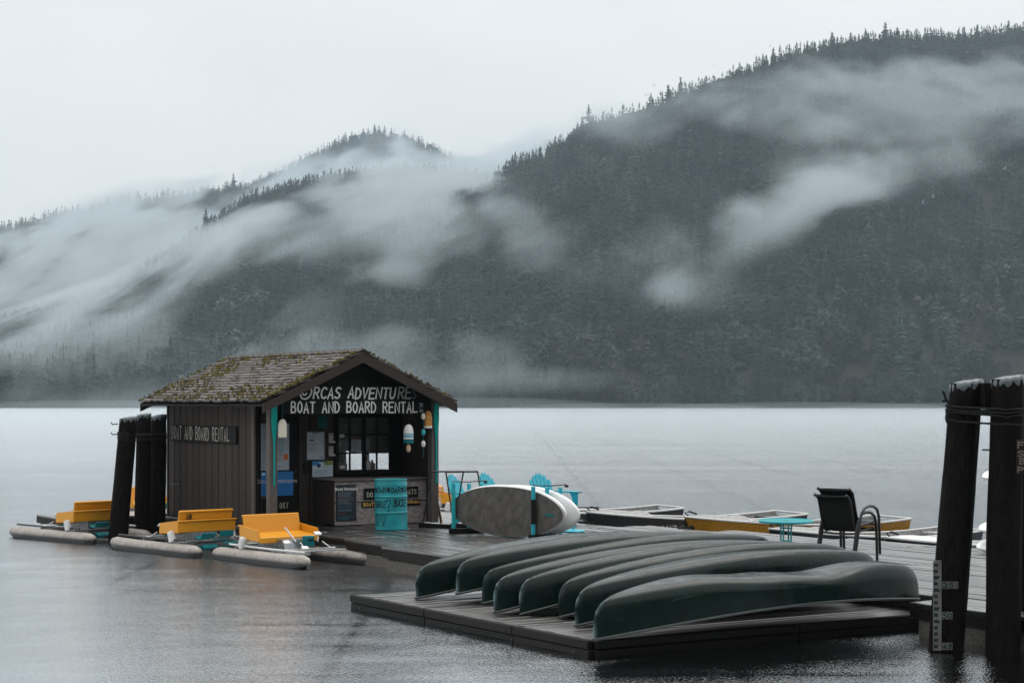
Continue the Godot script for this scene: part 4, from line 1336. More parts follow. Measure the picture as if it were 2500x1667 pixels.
func paddle_board(label: String, pos: Vector3, yaw: float, pitch: float, len_: float, half: float, m: Material, underside: Material, group := "", standing := true) -> Node3D:
	# a board with its length along local x; standing on edge, its width upright, or lying
	var t := thing("paddleboard", label, "paddleboard", pos, yaw, group)
	t.rotation.z = pitch
	var top := []
	var n := 36
	for i in n + 1:
		var f := -cos(PI * i / n)
		var w := half * pow(maxf(0.0, 1.0 - pow(absf(f), 2.3)), 0.58)
		var th := 0.062 * pow(maxf(0.0, 1.0 - pow(absf(f), 6.0)), 0.5)
		var row := PackedVector3Array()
		for j in 16:
			var g := TAU * j / 16.0
			var y := w * signf(cos(g)) * pow(absf(cos(g)), 0.6)
			var z := th * signf(sin(g)) * pow(absf(sin(g)), 0.7)
			row.append(Vector3(f * len_ / 2.0, y, z) if standing else Vector3(f * len_ / 2.0, z, y))
		top.append(row)
	var mb := Mb.new()
	mb.surf(top, true)
	obj("hull", mb, m, t)
	if underside:
		var u := Mb.new()
		var rows := []
		for i in range(1, n):
			var f := -cos(PI * i / n)
			var w := half * pow(maxf(0.0, 1.0 - pow(absf(f), 2.3)), 0.58) * 0.93
			var row := PackedVector3Array()
			for j in 7:
				var q := lerpf(-1, 1, j / 6.0)
				row.append(Vector3(f * len_ / 2.0 * 0.985, q * w, 0.062 + 0.006 * (1.0 - q * q)))
			rows.append(row)
		u.surf(rows)
		obj("underside", u, underside, t)
		var fb_ := Mb.new()
		fb_.bevel(Vector3(len_ * 0.385, -0.02, 0.068), Vector3(0.20, 0.045, 0.015), 0.006)
		obj("fin_box", fb_, M.teal_dark, t)
	return t

func board_rack() -> void:
	var t := thing("board_rack", "turquoise painted posts of a paddleboard rack on dark wooden feet", "rack", gr(1202, 1306, DECK))
	var o: Vector3 = t.position
	for e in [[1107.0, 1303.0, 1206.0, [0.0]], [1302.0, 1319.0, 1203.0, [0.0, 0.24, 0.47]]]:
		var p := gr(e[0], e[1], DECK) - o
		var dir := Vector3(cos(0.36), 0, -sin(0.36))
		var mb := Mb.new()
		var fl := 0.62
		mb.bevel(p + dir * (fl / 2.0 - 0.07) + Vector3(0, 0.045, 0), Vector3(fl, 0.085, 0.11), 0.008, Basis(Vector3.UP, 0.36))
		obj("foot", mb, M.dark_wood, t)
		var k := 0
		for off in ([0.0, 0.24, 0.47] if e[0] > 1200.0 else [0.0, 0.28, 0.5]):
			var h := 0.78 if k == 0 else 0.76
			mb = Mb.new()
			mb.bevel(p + dir * off + Vector3(0, 0.088 + h / 2.0, 0), Vector3(0.05, h, 0.075), 0.006, Basis(Vector3.UP, 0.36))
			obj("post", mb, M.turquoise if (k != 0 or e[0] > 1200.0) else M.teal, t)
			if k == 0 and e[0] > 1200.0:
				mb = Mb.new()
				mb.bevel(p + Vector3(0, 0.46, 0.0), Vector3(0.056, 0.40, 0.081), 0.004, Basis(Vector3.UP, 0.36))
				obj("rubber_pad", mb, M.sling, t)
			k += 1
		mb = Mb.new()
		mb.tube([p + Vector3(-0.02, 0.885, 0), p + dir * 0.28 + Vector3(0, 0.875, 0), p + dir * 0.56 + Vector3(0, 0.892, 0)], 0.009, 6)
		mb.lathe([Vector2(0, -0.03), Vector2(0.03, -0.02), Vector2(0.035, 0.01), Vector2(0, 0.03)], 8, p + dir * 0.58 + Vector3(0, 0.87, 0))
		obj("lashing_bar", mb, M.frame_black, t)
	var p0 := gr(1107, 1303, DECK)
	var p1 := gr(1302, 1319, DECK)
	var ax := (p1 - p0).normalized()
	var side := Vector3(cos(0.36), 0, -sin(0.36))
	var yaw := atan2(-ax.z, ax.x)
	var c := (p0 + p1) / 2.0 + side * 0.13 + ax * 0.19 + Vector3(0, 0.435, 0)
	paddle_board("weathered grey brown paddleboard standing on edge in the rack", c, yaw, 0.0, 2.85, 0.43, M.board_white, M.board_grey)
	c = (p0 + p1) / 2.0 + side * 0.36 + ax * 0.27 + Vector3(0, 0.445, 0)
	paddle_board("white paddleboard standing on edge behind the grey one", c, yaw, -0.015, 2.70, 0.415, M.board_white, null)

func adirondack(pos: Vector3, turn: float, label: String) -> void:
	var t := thing("adirondack_chair", label, "chair", pos, turn, "turquoise slatted chairs on the dock")
	# faces local +z; the back leans towards -z
	var lean := Basis(Vector3.RIGHT, -0.42)
	for i in 6:
		var x := (i - 2.5) * 0.084
		var top := 0.70 - 0.022 * pow(absf(i - 2.5), 1.9)
		var w := 0.039 - 0.002 * absf(i - 2.5)
		var pr := PackedVector2Array([Vector2(x * 0.82 - w * 0.9, 0.0), Vector2(x * 0.82 + w * 0.9, 0.0), Vector2(x + w, top * 0.72), Vector2(x + w * 0.95, top - 0.025 - (0.02 if i > 2 else 0.0)), Vector2(x + w * 0.3, top), Vector2(x - w * 0.3, top), Vector2(x - w * 0.95, top - 0.025 - (0.02 if i < 3 else 0.0)), Vector2(x - w, top * 0.72)])
		var mb := Mb.new()
		mb.prism(pr, -0.011, 0.011, Transform3D(lean, Vector3(0, 0.27, -0.22)))
		obj("back_slat", mb, M.turquoise, t)
	for h in [0.22, 0.46]:
		var mb := Mb.new()
		mb.bevel(Vector3(0, 0.27, -0.22) + lean * Vector3(0, h, -0.025), Vector3(0.44, 0.05, 0.022), 0.004, lean)
		obj("back_rail", mb, M.turquoise, t)
	for i in 5:
		var mb := Mb.new()
		mb.bevel(Vector3(0, 0.27 + 0.028 * i, -0.16 + 0.105 * i), Vector3(0.48, 0.02, 0.095), 0.005, Basis(Vector3.RIGHT, -0.26))
		obj("seat_slat", mb, M.turquoise, t)
	for s in [-1, 1]:
		var mb := Mb.new()
		mb.prism(PackedVector2Array([Vector2(-0.36, 0.565), Vector2(0.34, 0.565), Vector2(0.36, 0.59), Vector2(-0.36, 0.59)]), -0.06, 0.06, Transform3D(Basis(Vector3.UP, -PI / 2), Vector3(s * 0.31, 0, 0)))
		obj("arm", mb, M.turquoise, t)
		mb = Mb.new()
		mb.prism(PackedVector2Array([Vector2(0.19, 0.0), Vector2(0.27, 0.0), Vector2(0.33, 0.40), Vector2(0.34, 0.565), Vector2(0.12, 0.565), Vector2(0.20, 0.45)]), -0.014, 0.014, Transform3D(Basis(Vector3.UP, -PI / 2), Vector3(s * 0.275, 0, 0)))
		obj("leg", mb, M.turquoise, t)
		mb = Mb.new()
		mb.prism(PackedVector2Array([Vector2(-0.36, 0.0), Vector2(-0.28, 0.0), Vector2(0.26, 0.33), Vector2(0.26, 0.40), Vector2(0.18, 0.40), Vector2(-0.25, 0.20)]), -0.014, 0.014, Transform3D(Basis(Vector3.UP, -PI / 2), Vector3(s * 0.245, 0, 0)))
		obj("leg", mb, M.turquoise, t)

func furniture() -> void:
	adirondack(Vector3(-0.68, DECK, -33.9), -2.05 + PI, "turquoise slatted chair nearest the hut, seen almost edge on")
	adirondack(Vector3(-0.12, DECK, -34.6), -2.15 + PI, "turquoise slatted chair in the middle, its back rising behind the grey board")
	adirondack(Vector3(0.78, DECK, -34.2), -2.50 + PI, "turquoise slatted chair at right with its arm showing beside the white board")
	var p := gr(1399, 1298, DECK)
	var t := thing("pedestal_stand", "turquoise post on a round flat base beside the white paddleboard", "stand", p)
	var mb := Mb.new()
	mb.lathe([Vector2(0, 0.0), Vector2(0.205, 0.0), Vector2(0.21, 0.012), Vector2(0.20, 0.03), Vector2(0.03, 0.045), Vector2(0.0, 0.045)], 24)
	obj("base", mb, M.turquoise, t)
	mb = Mb.new()
	mb.lathe([Vector2(0.021, 0.04), Vector2(0.021, 0.22), Vector2(0.028, 0.22), Vector2(0.028, 0.26), Vector2(0.021, 0.26), Vector2(0.021, 0.33), Vector2(0.06, 0.36), Vector2(0.06, 0.385), Vector2(0, 0.385)], 14)
	obj("post", mb, M.turquoise, t)
	# the low round table
	p = Vector3(4.18, DECK, -28.4)
	t = thing("round_table", "low round turquoise metal mesh table on curved tube legs", "table", p)
	t.rotation.x = 0.018
	mb = Mb.new()
	mb.lathe([Vector2(0.395, 0.405), Vector2(0.41, 0.40), Vector2(0.417, 0.415), Vector2(0.415, 0.435), Vector2(0.395, 0.437), Vector2(0.395, 0.405)], 40)
	obj("rim", mb, M.teal, t)
	mb = Mb.new()
	for i in 24:                                             # expanded metal top: two crossing sets of thin strips
		var q := -0.39 + 0.78 * (i + 0.5) / 24.0
		var l := sqrt(maxf(0.0, 0.395 * 0.395 - q * q))
		mb.box(Vector3(q, 0.425, 0), Vector3(0.016, 0.004, l * 2.0))
		mb.box(Vector3(0, 0.4215, q), Vector3(l * 2.0, 0.003, 0.013))
	mb.lathe([Vector2(0.03, 0.428), Vector2(0.05, 0.428), Vector2(0.05, 0.433), Vector2(0.03, 0.433), Vector2(0.03, 0.428)], 14)
	obj("mesh_top", mb, M.teal, t)
	for k in 4:
		var w := TAU * k / 4.0 + 0.6
		var o := Vector3(cos(w), 0, sin(w))
		mb = Mb.new()
		mb.tube([o * 0.10 + Vector3(0, 0.41, 0), o * 0.085 + Vector3(0, 0.25, 0), o * 0.088 + Vector3(0, 0.07, 0), o * 0.10 + Vector3(0, 0.025, 0), o * 0.125 + Vector3(0, 0.002, 0)], 0.0125, 7)
		obj("leg", mb, M.teal, t)
	for y in [0.11, 0.31]:
		mb = Mb.new()
		mb.tube([Vector3(0.06, y, 0.05), Vector3(-0.05, y, 0.06), Vector3(-0.06, y, -0.05), Vector3(0.05, y, -0.06), Vector3(0.06, y, 0.05)], 0.012, 6)
		obj("ring", mb, M.teal, t)
	# two stacked black chairs
	for k in 2:
		var ch := thing("patio_chair", ["black mesh patio chair with curved arms, lower of the stacked pair", "black mesh patio chair stacked on top, its back the taller one"][k], "chair", Vector3(4.72 + 0.05 * k, DECK + 0.085 * k, -26.2 - 0.05 * k), 2.42)
		ch.scale = Vector3.ONE * 1.06
		patio_chair(ch)

func patio_chair(t: Node3D) -> void:                         # faces local +z
	var side := [Vector3(0, 0.89, -0.42), Vector3(0, 0.83, -0.335), Vector3(0, 0.73, -0.30), Vector3(0, 0.59, -0.26), Vector3(0, 0.45, -0.205), Vector3(0, 0.40, -0.15), Vector3(0, 0.41, 0.0), Vector3(0, 0.44, 0.22), Vector3(0, 0.42, 0.27)]
	var rows := []
	for q in side:
		var row := PackedVector3Array()
		for j in 7:
			var f := lerpf(-1, 1, j / 6.0)
			row.append(q + Vector3(f * 0.225, 0, 0) - Vector3(0, 0.0, 0.012 * (1.0 - f * f)))
		rows.append(row)
	for i in 2:
		var mb := Mb.new()
		mb.surf(rows.slice(0, 6) if i == 0 else rows.slice(5))
		obj("back_sling" if i == 0 else "seat_sling", mb, M.sling, t)
	for s in [-1, 1]:
		var mb := Mb.new()
		var pts := []
		for q in side: pts.append(q + Vector3(s * 0.238, 0, 0))
		mb.tube(pts, 0.017, 7)
		obj("side_rail", mb, M.frame_black, t)
		mb = Mb.new()
		pts = []
		for q in [[0.0, 0.30], [0.30, 0.285], [0.50, 0.27], [0.60, 0.22], [0.645, 0.12], [0.65, 0.0], [0.625, -0.10], [0.55, -0.18], [0.42, -0.23], [0.25, -0.27], [0.0, -0.34]]:
			pts.append(Vector3(s * 0.275, q[0], q[1]))
		mb.tube(pts, 0.019, 8)
		obj("arm_leg_loop", mb, M.frame_black, t)
	for q in [[0.40, 0.25], [0.375, -0.18], [0.875, -0.41]]:
		var mb := Mb.new()
		mb.tube([Vector3(-0.26, q[0], q[1]), Vector3(0, q[0] - 0.01, q[1]), Vector3(0.26, q[0], q[1])], 0.014, 6)
		obj("cross_bar", mb, M.frame_black, t)


# ---------------------------------------------------------------- canoes
func hull_point(s: float, f: float, L: float, dent: float) -> Vector3:   # s runs along the canoe, f from gunwale to gunwale over the keel
	var a := absf(s)
	var beam := 0.41 * pow(maxf(0.0, 1.0 - pow(a, 2.1)), 0.80)
	var arch := 0.17 * (1.0 - pow(a, 2.0))                       # the sheer, upside down
	var keel := 0.40 + 0.185 * (1.0 - pow(a, 1.8)) - dent * exp(-pow((s - 0.12) / 0.33, 2)) + dent * 0.25 * sin(s * 9.0 + 1.0) * exp(-pow((s - 0.1) / 0.4, 2))
	var w := f * PI / 2.0
	var zz := beam * signf(f) * pow(absf(sin(w)), 0.45)
	var up := maxf(pow(absf(cos(w)), 0.34) if a < 0.98 else cos(w), 0.0)
	var inset := 0.24 * (1.0 - sqrt(maxf(0.0, 1.0 - pow(up, 3.2)))) * pow(a, 7.0)
	return Vector3(s * L / 2.0 - signf(s) * inset, lerpf(arch, keel, up), zz * (1.0 + 0.06 * sin(up * PI)))

func canoe(label: String, tip: Vector3, stern: Vector3, roll: float, dent: float, seed_: int) -> void:
	var r := RandomNumberGenerator.new()
	r.seed = seed_
	var dir := stern - tip
	var L := dir.length()
	var t := thing("canoe", label, "canoe", (tip + stern) / 2.0, 0.0, "green canoes lying upside down in a row")
	var x := dir / L
	var z := x.cross(Vector3.UP).normalized()
	t.basis = Basis(x, z.cross(x), z)
	t.rotate_object_local(Vector3.RIGHT, roll)
	var n := 48
	var m := 20
	var rows := []
	var inner := []
	var cols := []
	var gun := [[], []]
	for i in n + 1:
		var s := -cos(PI * i / n)
		s = signf(s) * pow(absf(s), 0.92)
		var a := absf(s)
		var row := PackedVector3Array()
		var inn := PackedVector3Array()
		var cc := PackedColorArray()
		for j in m + 1:
			var q := hull_point(s, lerpf(-1, 1, float(j) / m), L, dent)
			var y := q.y
			row.append(q)
			inn.append(Vector3(q.x * 0.985, q.y - 0.012, q.z * 0.96))
			var scuff := smoothstep(0.988, 0.999, a) * (0.5 + 0.5 * sin(y * 90.0 + seed_)) * (1.0 if seed_ % 3 != 0 else 0.25)
			var c := Color(0.010, 0.021, 0.019).lerp(Color(0.26, 0.38, 0.40), scuff * 0.9)
			cc.append(c * r.randf_range(0.93, 1.07))
		rows.append(row); inner.append(inn); cols.append(cc)
		gun[0].append(row[0]); gun[1].append(row[m])
	var mb := Mb.new()
	mb.surf(rows, false, cols)
	obj("hull", mb, M.canoe, t)
	mb = Mb.new()
	mb.surf(inner)
	obj("inside", mb, M.gunwale, t)
	for g in gun:
		mb = Mb.new()
		mb.tube(g, 0.016, 6)
		obj("gunwale", mb, M.gunwale_trim, t)
	for s in [-1.0, 1.0]:
		mb = Mb.new()
		var row0: PackedVector3Array = rows[n if s > 0 else 0]
		var k := n - 9 if s > 0 else 9
		mb.tri(row0[0] - Vector3(0, 0.004, 0), rows[k][0] - Vector3(0, 0.004, 0), rows[k][m] - Vector3(0, 0.004, 0))
		mb.tri(row0[0] + Vector3(0, 0.012, 0), rows[k][m] + Vector3(0, 0.012, 0), rows[k][0] + Vector3(0, 0.012, 0))
		obj("deck_plate", mb, M.gunwale, t)
	for q in [-0.42, 0.36, 0.05]:
		mb = Mb.new()
		var bz := 0.41 * pow(1.0 - pow(absf(q), 2.1), 0.80)
		mb.bevel(Vector3(q * L / 2.0, 0.17 * (1.0 - q * q) + 0.02, 0), Vector3(0.06 if q < 0.1 and q > 0.0 else 0.22, 0.02, bz * 1.9), 0.005)
		obj("thwart" if q == 0.05 else "seat", mb, M.rim, t)
	var on_hull := func(p: Vector2, l: float) -> Vector3:        # p.x along the canoe, p.y from the gunwale (1) towards the keel (0)
		var e := hull_point(p.x, p.y, L, dent)
		var du := hull_point(p.x + 0.01, p.y, L, dent) - e
		var dv := hull_point(p.x, p.y + 0.01, L, dent) - e
		return e + dv.cross(du).normalized() * (0.0012 + l)
	mb = Mb.new()
	for k in 16:
		var x0 := r.randf_range(-0.93, 0.9)
		var f := r.randf_range(0.12, 0.97)
		var len_ := r.randf_range(0.02, 0.14)
		var dz := r.randf_range(-0.12, 0.12) * len_
		var pts := []
		for i in 5: pts.append(Vector2(x0 + len_ * i / 4.0, clampf(f + dz * i, 0.05, 0.98)))
		ribbon(mb, pts, r.randf_range(0.004, 0.010), on_hull, 0.0003 * k)
	obj("scratches", mb, M.scratch, t).set_meta("kind", "stuff")
	if seed_ == 7:
		var letters := func(p: Vector2, l: float) -> Vector3: return on_hull.call(Vector2(0.80 - p.x / 2.3, 0.42 + p.y * 1.6), l)
		obj("faded_lettering", write("ORCAS ADVENTURES", 0.0, 0.0, 1.15, 0.085, 0.015, 0.0, letters, 0.03), M.scratch, t)
	if seed_ == 1:                                           # a small white mark near the bow of the first one
		mb = Mb.new()
		var place := func(p: Vector2, l: float) -> Vector3: return Vector3(p.x, p.y, 0.142 + l + (p.x + 1.9) * 0.24)
		ribbon(mb, [Vector2(-1.97, 0.30), Vector2(-1.93, 0.20), Vector2(-1.90, 0.20), Vector2(-1.93, 0.30)], 0.014, place, 0.0)
		obj("mark", mb, M.paint_white, t)

func canoes() -> void:
	var tips := [[1015, 1461, 0.0], [1114, 1450, 0.10], [1178, 1473, 0.0], [1207, 1496, 0.0], [1270, 1500, 0.0], [1366, 1507, 0.0], [1405, 1528, 0.0], [1448, 1562, 0.0]]
	var names := ["green canoe farthest left, upside down with a small white mark by its tip", "second green canoe from the left, tip raised off the dock", "third green canoe from the left, half hidden between its neighbours", "fourth green canoe from the left, scuffed pale along its stem", "fifth green canoe from the left, rounded clean stem", "sixth green canoe from the left, low between its neighbours", "seventh green canoe from the left, just behind the dented one", "nearest green canoe, dented in the middle and lying apart at the front"]
	var rolls := [-0.06, -0.10, -0.10, -0.14, -0.16, -0.14, -0.08, 0.0]
	for i in 8:
		var tip := gr(tips[i][0], tips[i][1] - (0 if tips[i][2] == 0.0 else 0), LOW + 0.02 + tips[i][2])
		var yaw: float = [0.64, 0.60, 0.64, 0.60, 0.60, 0.60, 0.58, 0.56][i]
		var L: float = [4.7, 4.7, 4.9, 4.7, 4.7, 4.6, 4.5, 4.52][i]
		var stern := tip + Vector3(cos(yaw), 0, -sin(yaw)) * L
		stern.y = DECK + 0.02
		if i == 7: stern.y = 0.36
		canoe(names[i], tip, stern, rolls[i], 0.15 if i == 7 else 0.0, i + 1)


# ---------------------------------------------------------------- pedal boats
func pedal_boat(label: String, mid: Vector3, heading: float, number := "") -> void:   # bow along local +z, its deck frame over two floats
	var t := thing("pedal_boat", label, "pedal boat", mid, heading)
	var half := 0.62
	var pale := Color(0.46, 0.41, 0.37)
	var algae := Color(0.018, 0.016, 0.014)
	for s in [-1, 1]:
		var rows := []
		var cols := []
		var prof := [[-1.27, 0.0], [-1.265, 0.07], [-1.22, 0.125], [-1.13, 0.155], [-0.98, 0.162], [-0.5, 0.162], [0.0, 0.162], [0.5, 0.162], [0.95, 0.16], [1.10, 0.14], [1.20, 0.10], [1.265, 0.05], [1.28, 0.0]]
		for p in prof:
			var row := PackedVector3Array()
			var cc := PackedColorArray()
			for j in 20:
				var w := TAU * j / 20.0
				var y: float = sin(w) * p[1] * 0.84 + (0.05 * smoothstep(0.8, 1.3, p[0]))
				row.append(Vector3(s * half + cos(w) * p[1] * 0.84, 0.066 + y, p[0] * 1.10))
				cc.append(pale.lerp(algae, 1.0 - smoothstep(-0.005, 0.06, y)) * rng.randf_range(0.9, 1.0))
			rows.append(row); cols.append(cc)
		var mb := Mb.new()
		mb.surf(rows, true, cols)
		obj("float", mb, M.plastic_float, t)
	# cross tubes, side rails and the box frame under the seat
	var mb := Mb.new()
	for z in [-0.75, 0.35]:
		mb.tube([Vector3(-half, 0.215, z), Vector3(half, 0.215, z)], 0.022, 7)
	obj("cross_tubes", mb, M.alu, t)
	for s in [-1, 1]:
		mb = Mb.new()
		mb.tube([Vector3(s * half, 0.26, -0.95), Vector3(s * half * 0.97, 0.245, 0.2), Vector3(s * half * 0.95, 0.25, 1.22)], 0.018, 7)
		obj("side_rail", mb, M.alu_white if s < 0 else M.steel_dark, t)
		mb = Mb.new()
		mb.bevel(Vector3(s * half, 0.30, -0.55), Vector3(0.10, 0.20, 0.12), 0.02, Basis(Vector3.RIGHT, 0.3))
		obj("strut", mb, M.alu_white, t)
	mb = Mb.new()
	mb.prism(PackedVector2Array([Vector2(-0.42, 0.10), Vector2(0.42, 0.10), Vector2(0.33, 0.37), Vector2(-0.40, 0.37)]), -0.24, 0.24, Transform3D(Basis(Vector3.UP, -PI / 2), Vector3(0, 0, -0.25)))
	obj("drive_case", mb, M.alu, t)
	# the yellow bench: back, pan, rear skirt and arms
	mb = Mb.new()
	var lean := Basis(Vector3.RIGHT, -0.20)
	mb.bevel(Vector3(0, 0.575, -0.63), Vector3(1.10, 0.36, 0.03), 0.012, lean)
	mb.bevel(Vector3(0, 0.735, -0.68), Vector3(1.10, 0.03, 0.06), 0.012, lean)
	var bench := obj("bench", mb, M.yellow, t)
	mb = Mb.new()
	mb.bevel(Vector3(0, 0.42, -0.36), Vector3(1.12, 0.03, 0.50), 0.012, Basis(Vector3.RIGHT, 0.10))
	mb.bevel(Vector3(0, 0.36, -0.115), Vector3(1.12, 0.10, 0.03), 0.012)
	obj("seat_pan", mb, M.yellow, bench)
	mb = Mb.new()
	mb.bevel(Vector3(0, 0.47, -0.67), Vector3(1.18, 0.20, 0.035), 0.012, lean)
	mb.bevel(Vector3(0, 0.575, -0.71), Vector3(1.20, 0.022, 0.075), 0.008)
	obj("rear_skirt", mb, M.yellow, bench)
	for s in [-1, 1]:
		mb = Mb.new()
		mb.prism(PackedVector2Array([Vector2(-0.69, 0.37), Vector2(-0.10, 0.34), Vector2(-0.13, 0.52), Vector2(-0.70, 0.585)]), -0.013, 0.013, Transform3D(Basis(Vector3.UP, -PI / 2), Vector3(s * 0.575, 0, 0)))
		obj("arm_panel", mb, M.yellow, bench)
	if number:
		var place := func(p: Vector2, l: float) -> Vector3: return Vector3(0.40 - p.x, 0.60 + p.y, -0.668 - l - p.y * 0.2)
		var pl := Mb.new()
		pl.quad(place.call(Vector2(-0.03, -0.02), 0.0), place.call(Vector2(0.13, -0.02), 0.0), place.call(Vector2(0.13, 0.09), 0.0), place.call(Vector2(-0.03, 0.09), 0.0))
		obj("number", write(number, 0.0, 0.0, 0.10, 0.075, 0.022, 0.0, place, 0.0, 0.62, 0.3, 0.003), M.ink, bench)
	# paddle wheel behind, pedals and lever in front
	var wheel := Mb.new()
	wheel.tube([Vector3(-0.34, 0.22, -0.98), Vector3(0.34, 0.22, -0.98)], 0.02, 7)
	var wl := obj("paddle_wheel", wheel, M.steel_dark, t)
	for s in [-0.20, 0.20]:
		for k in 4:
			var w: float = TAU * k / 4.0 + 0.35 + s
			mb = Mb.new()
			mb.bevel(Vector3(s, 0.22 + sin(w) * 0.13, -0.98 + cos(w) * 0.13), Vector3(0.28, 0.10, 0.018), 0.004, Basis(Vector3.RIGHT, -w + PI / 2))
			obj("blade", mb, M.teal_dark, wl)
	mb = Mb.new()
	mb.bevel(Vector3(0.16, 0.34, 0.22), Vector3(0.16, 0.17, 0.14), 0.012)
	var cb := obj("gear_box", mb, M.teal_dark, t)
	mb = Mb.new()
	mb.box(Vector3(0.16, 0.36, 0.2935), Vector3(0.10, 0.035, 0.006))
	obj("slot", mb, M.ink, cb)
	for q in [[-0.28, 0.34, 0.25], [-0.06, 0.25, 0.45], [0.32, 0.46, 0.25], [0.42, 0.22, 0.55]]:
		mb = Mb.new()
		mb.bevel(Vector3(q[0], q[1], q[2]), Vector3(0.12, 0.03, 0.09), 0.008, Basis(Vector3.RIGHT, 0.5))
		var pd := obj("pedal", mb, M.white, t)
		mb = Mb.new()
		mb.tube([Vector3(q[0] * 0.9, 0.33, 0.30), Vector3(q[0], q[1] - 0.01, q[2])], 0.010, 5)
		obj("crank", mb, M.alu_white, pd)
	mb = Mb.new()
	mb.tube([Vector3(-0.02, 0.33, 0.12), Vector3(-0.14, 0.56, -0.02)], 0.015, 7)
	obj("steering_lever", mb, M.white, t)
	mb = Mb.new()
	mb.bevel(Vector3(0, 0.235, 0.72), Vector3(0.86, 0.02, 0.40), 0.005)
	obj("foot_board", mb, M.alu, t)

func pedal_boats() -> void:
	var h := TURN + 0.14
	pedal_boat("yellow pedal boat nearest the drum, its seat facing the viewer", wp(-2.12, 1.60, 0.0), h)
	pedal_boat("yellow pedal boat numbered 15 moored beside the hut's left wall", wp(-2.78, -1.42, 0.0), h + PI + 0.05, "15")
	pedal_boat("yellow pedal boat farthest left, its seat half behind the piles", wp(-3.38, -5.25, 0.0), h + PI + 0.12)
	pedal_boat("yellow pedal boat seen only in the gap between the left piles", Vector3(-7.75, 0, -40.5), h + 0.3)
	pedal_boat("yellow pedal boat behind the hut's right corner", Vector3(-0.95, 0, -41.8), h + 1.0)
	pedal_boat("yellow pedal boat mostly hidden behind the white paddleboard", Vector3(0.75, 0, -41.2), h + 0.9)


# ---------------------------------------------------------------- piles
func pile(t: Node3D, foot: Vector3, head: Vector3, r0: float, r1: float, seed_: int, cap: bool, called := "pile") -> void:
	var r := RandomNumberGenerator.new()
	r.seed = seed_
	var rows := []
	var nn := 34
	var groove := []
	for k in nn: groove.append(r.randf_range(-0.045, 0.02) if k % 3 == 0 else r.randf_range(-0.01, 0.015))
	for i in 25:
		var f := i / 24.0
		var c := (foot - Vector3(0, 0.6, 0)).lerp(head, f)
		var row := PackedVector3Array()
		for k in nn:
			var w := TAU * k / nn
			var rr: float = lerpf(r0, r1, f) * (1.0 + groove[k] + 0.025 * sin(f * 9.0 + seed_) * sin(k * 0.6 + seed_) + 0.02 * sin(f * 13.0 + k * 1.7) + r.randf_range(-0.008, 0.008) + 0.06 * exp(-f * 26.0))
			row.append(c + Vector3(cos(w) * rr, 0, sin(w) * rr))
		rows.append(row)
	var top := PackedVector3Array()
	for k in nn: top.append(head + Vector3(0, 0.01, 0))
	rows.append(top)
	var mb := Mb.new()
	mb.surf(rows, true)
	obj(called, mb, M.pile, t)
	if cap:                                                  # a sheet folded over the top
		rows = []
		for q in [[1.03, -0.055], [1.035, -0.025], [1.01, 0.016], [0.6, 0.03], [0.0, 0.034]]:
			var row := PackedVector3Array()
			for k in nn:
				var w := TAU * k / nn
				var rr: float = r1 * q[0] * (1.0 + 0.03 * sin(k * 2.3 + seed_))
				var drop := 0.030 * sin(k * 1.9 + seed_ * 2.0) if q[1] < -0.05 else 0.0
				row.append(head + Vector3(cos(w) * rr, q[1] + drop + 0.16 * cos(w) * rr + 0.006 * sin(k * 4.0), sin(w) * rr))
			rows.append(row)
		mb = Mb.new()
		mb.surf(rows, true)
		obj("cap", mb, M.pile_cap, t)

func rope_band(t: Node3D, centres: Array, r: float, y: float, turns: int) -> void:
	for k in turns:
		var pts := []
		var hull := PackedVector2Array()
		for c in centres:
			for i in 14:
				hull.append(Vector2(c.x + cos(TAU * i / 14.0) * r, c.z + sin(TAU * i / 14.0) * r))
		for p in Geometry2D.convex_hull(hull):
			pts.append(Vector3(p.x, y + k * 0.036 + rng.randf_range(-0.012, 0.012) - 0.02 * sin(p.x * 5.0), p.y))
		var mb := Mb.new()
		mb.tube(pts, 0.011, 5)
		obj("rope", mb, M.rope, t)

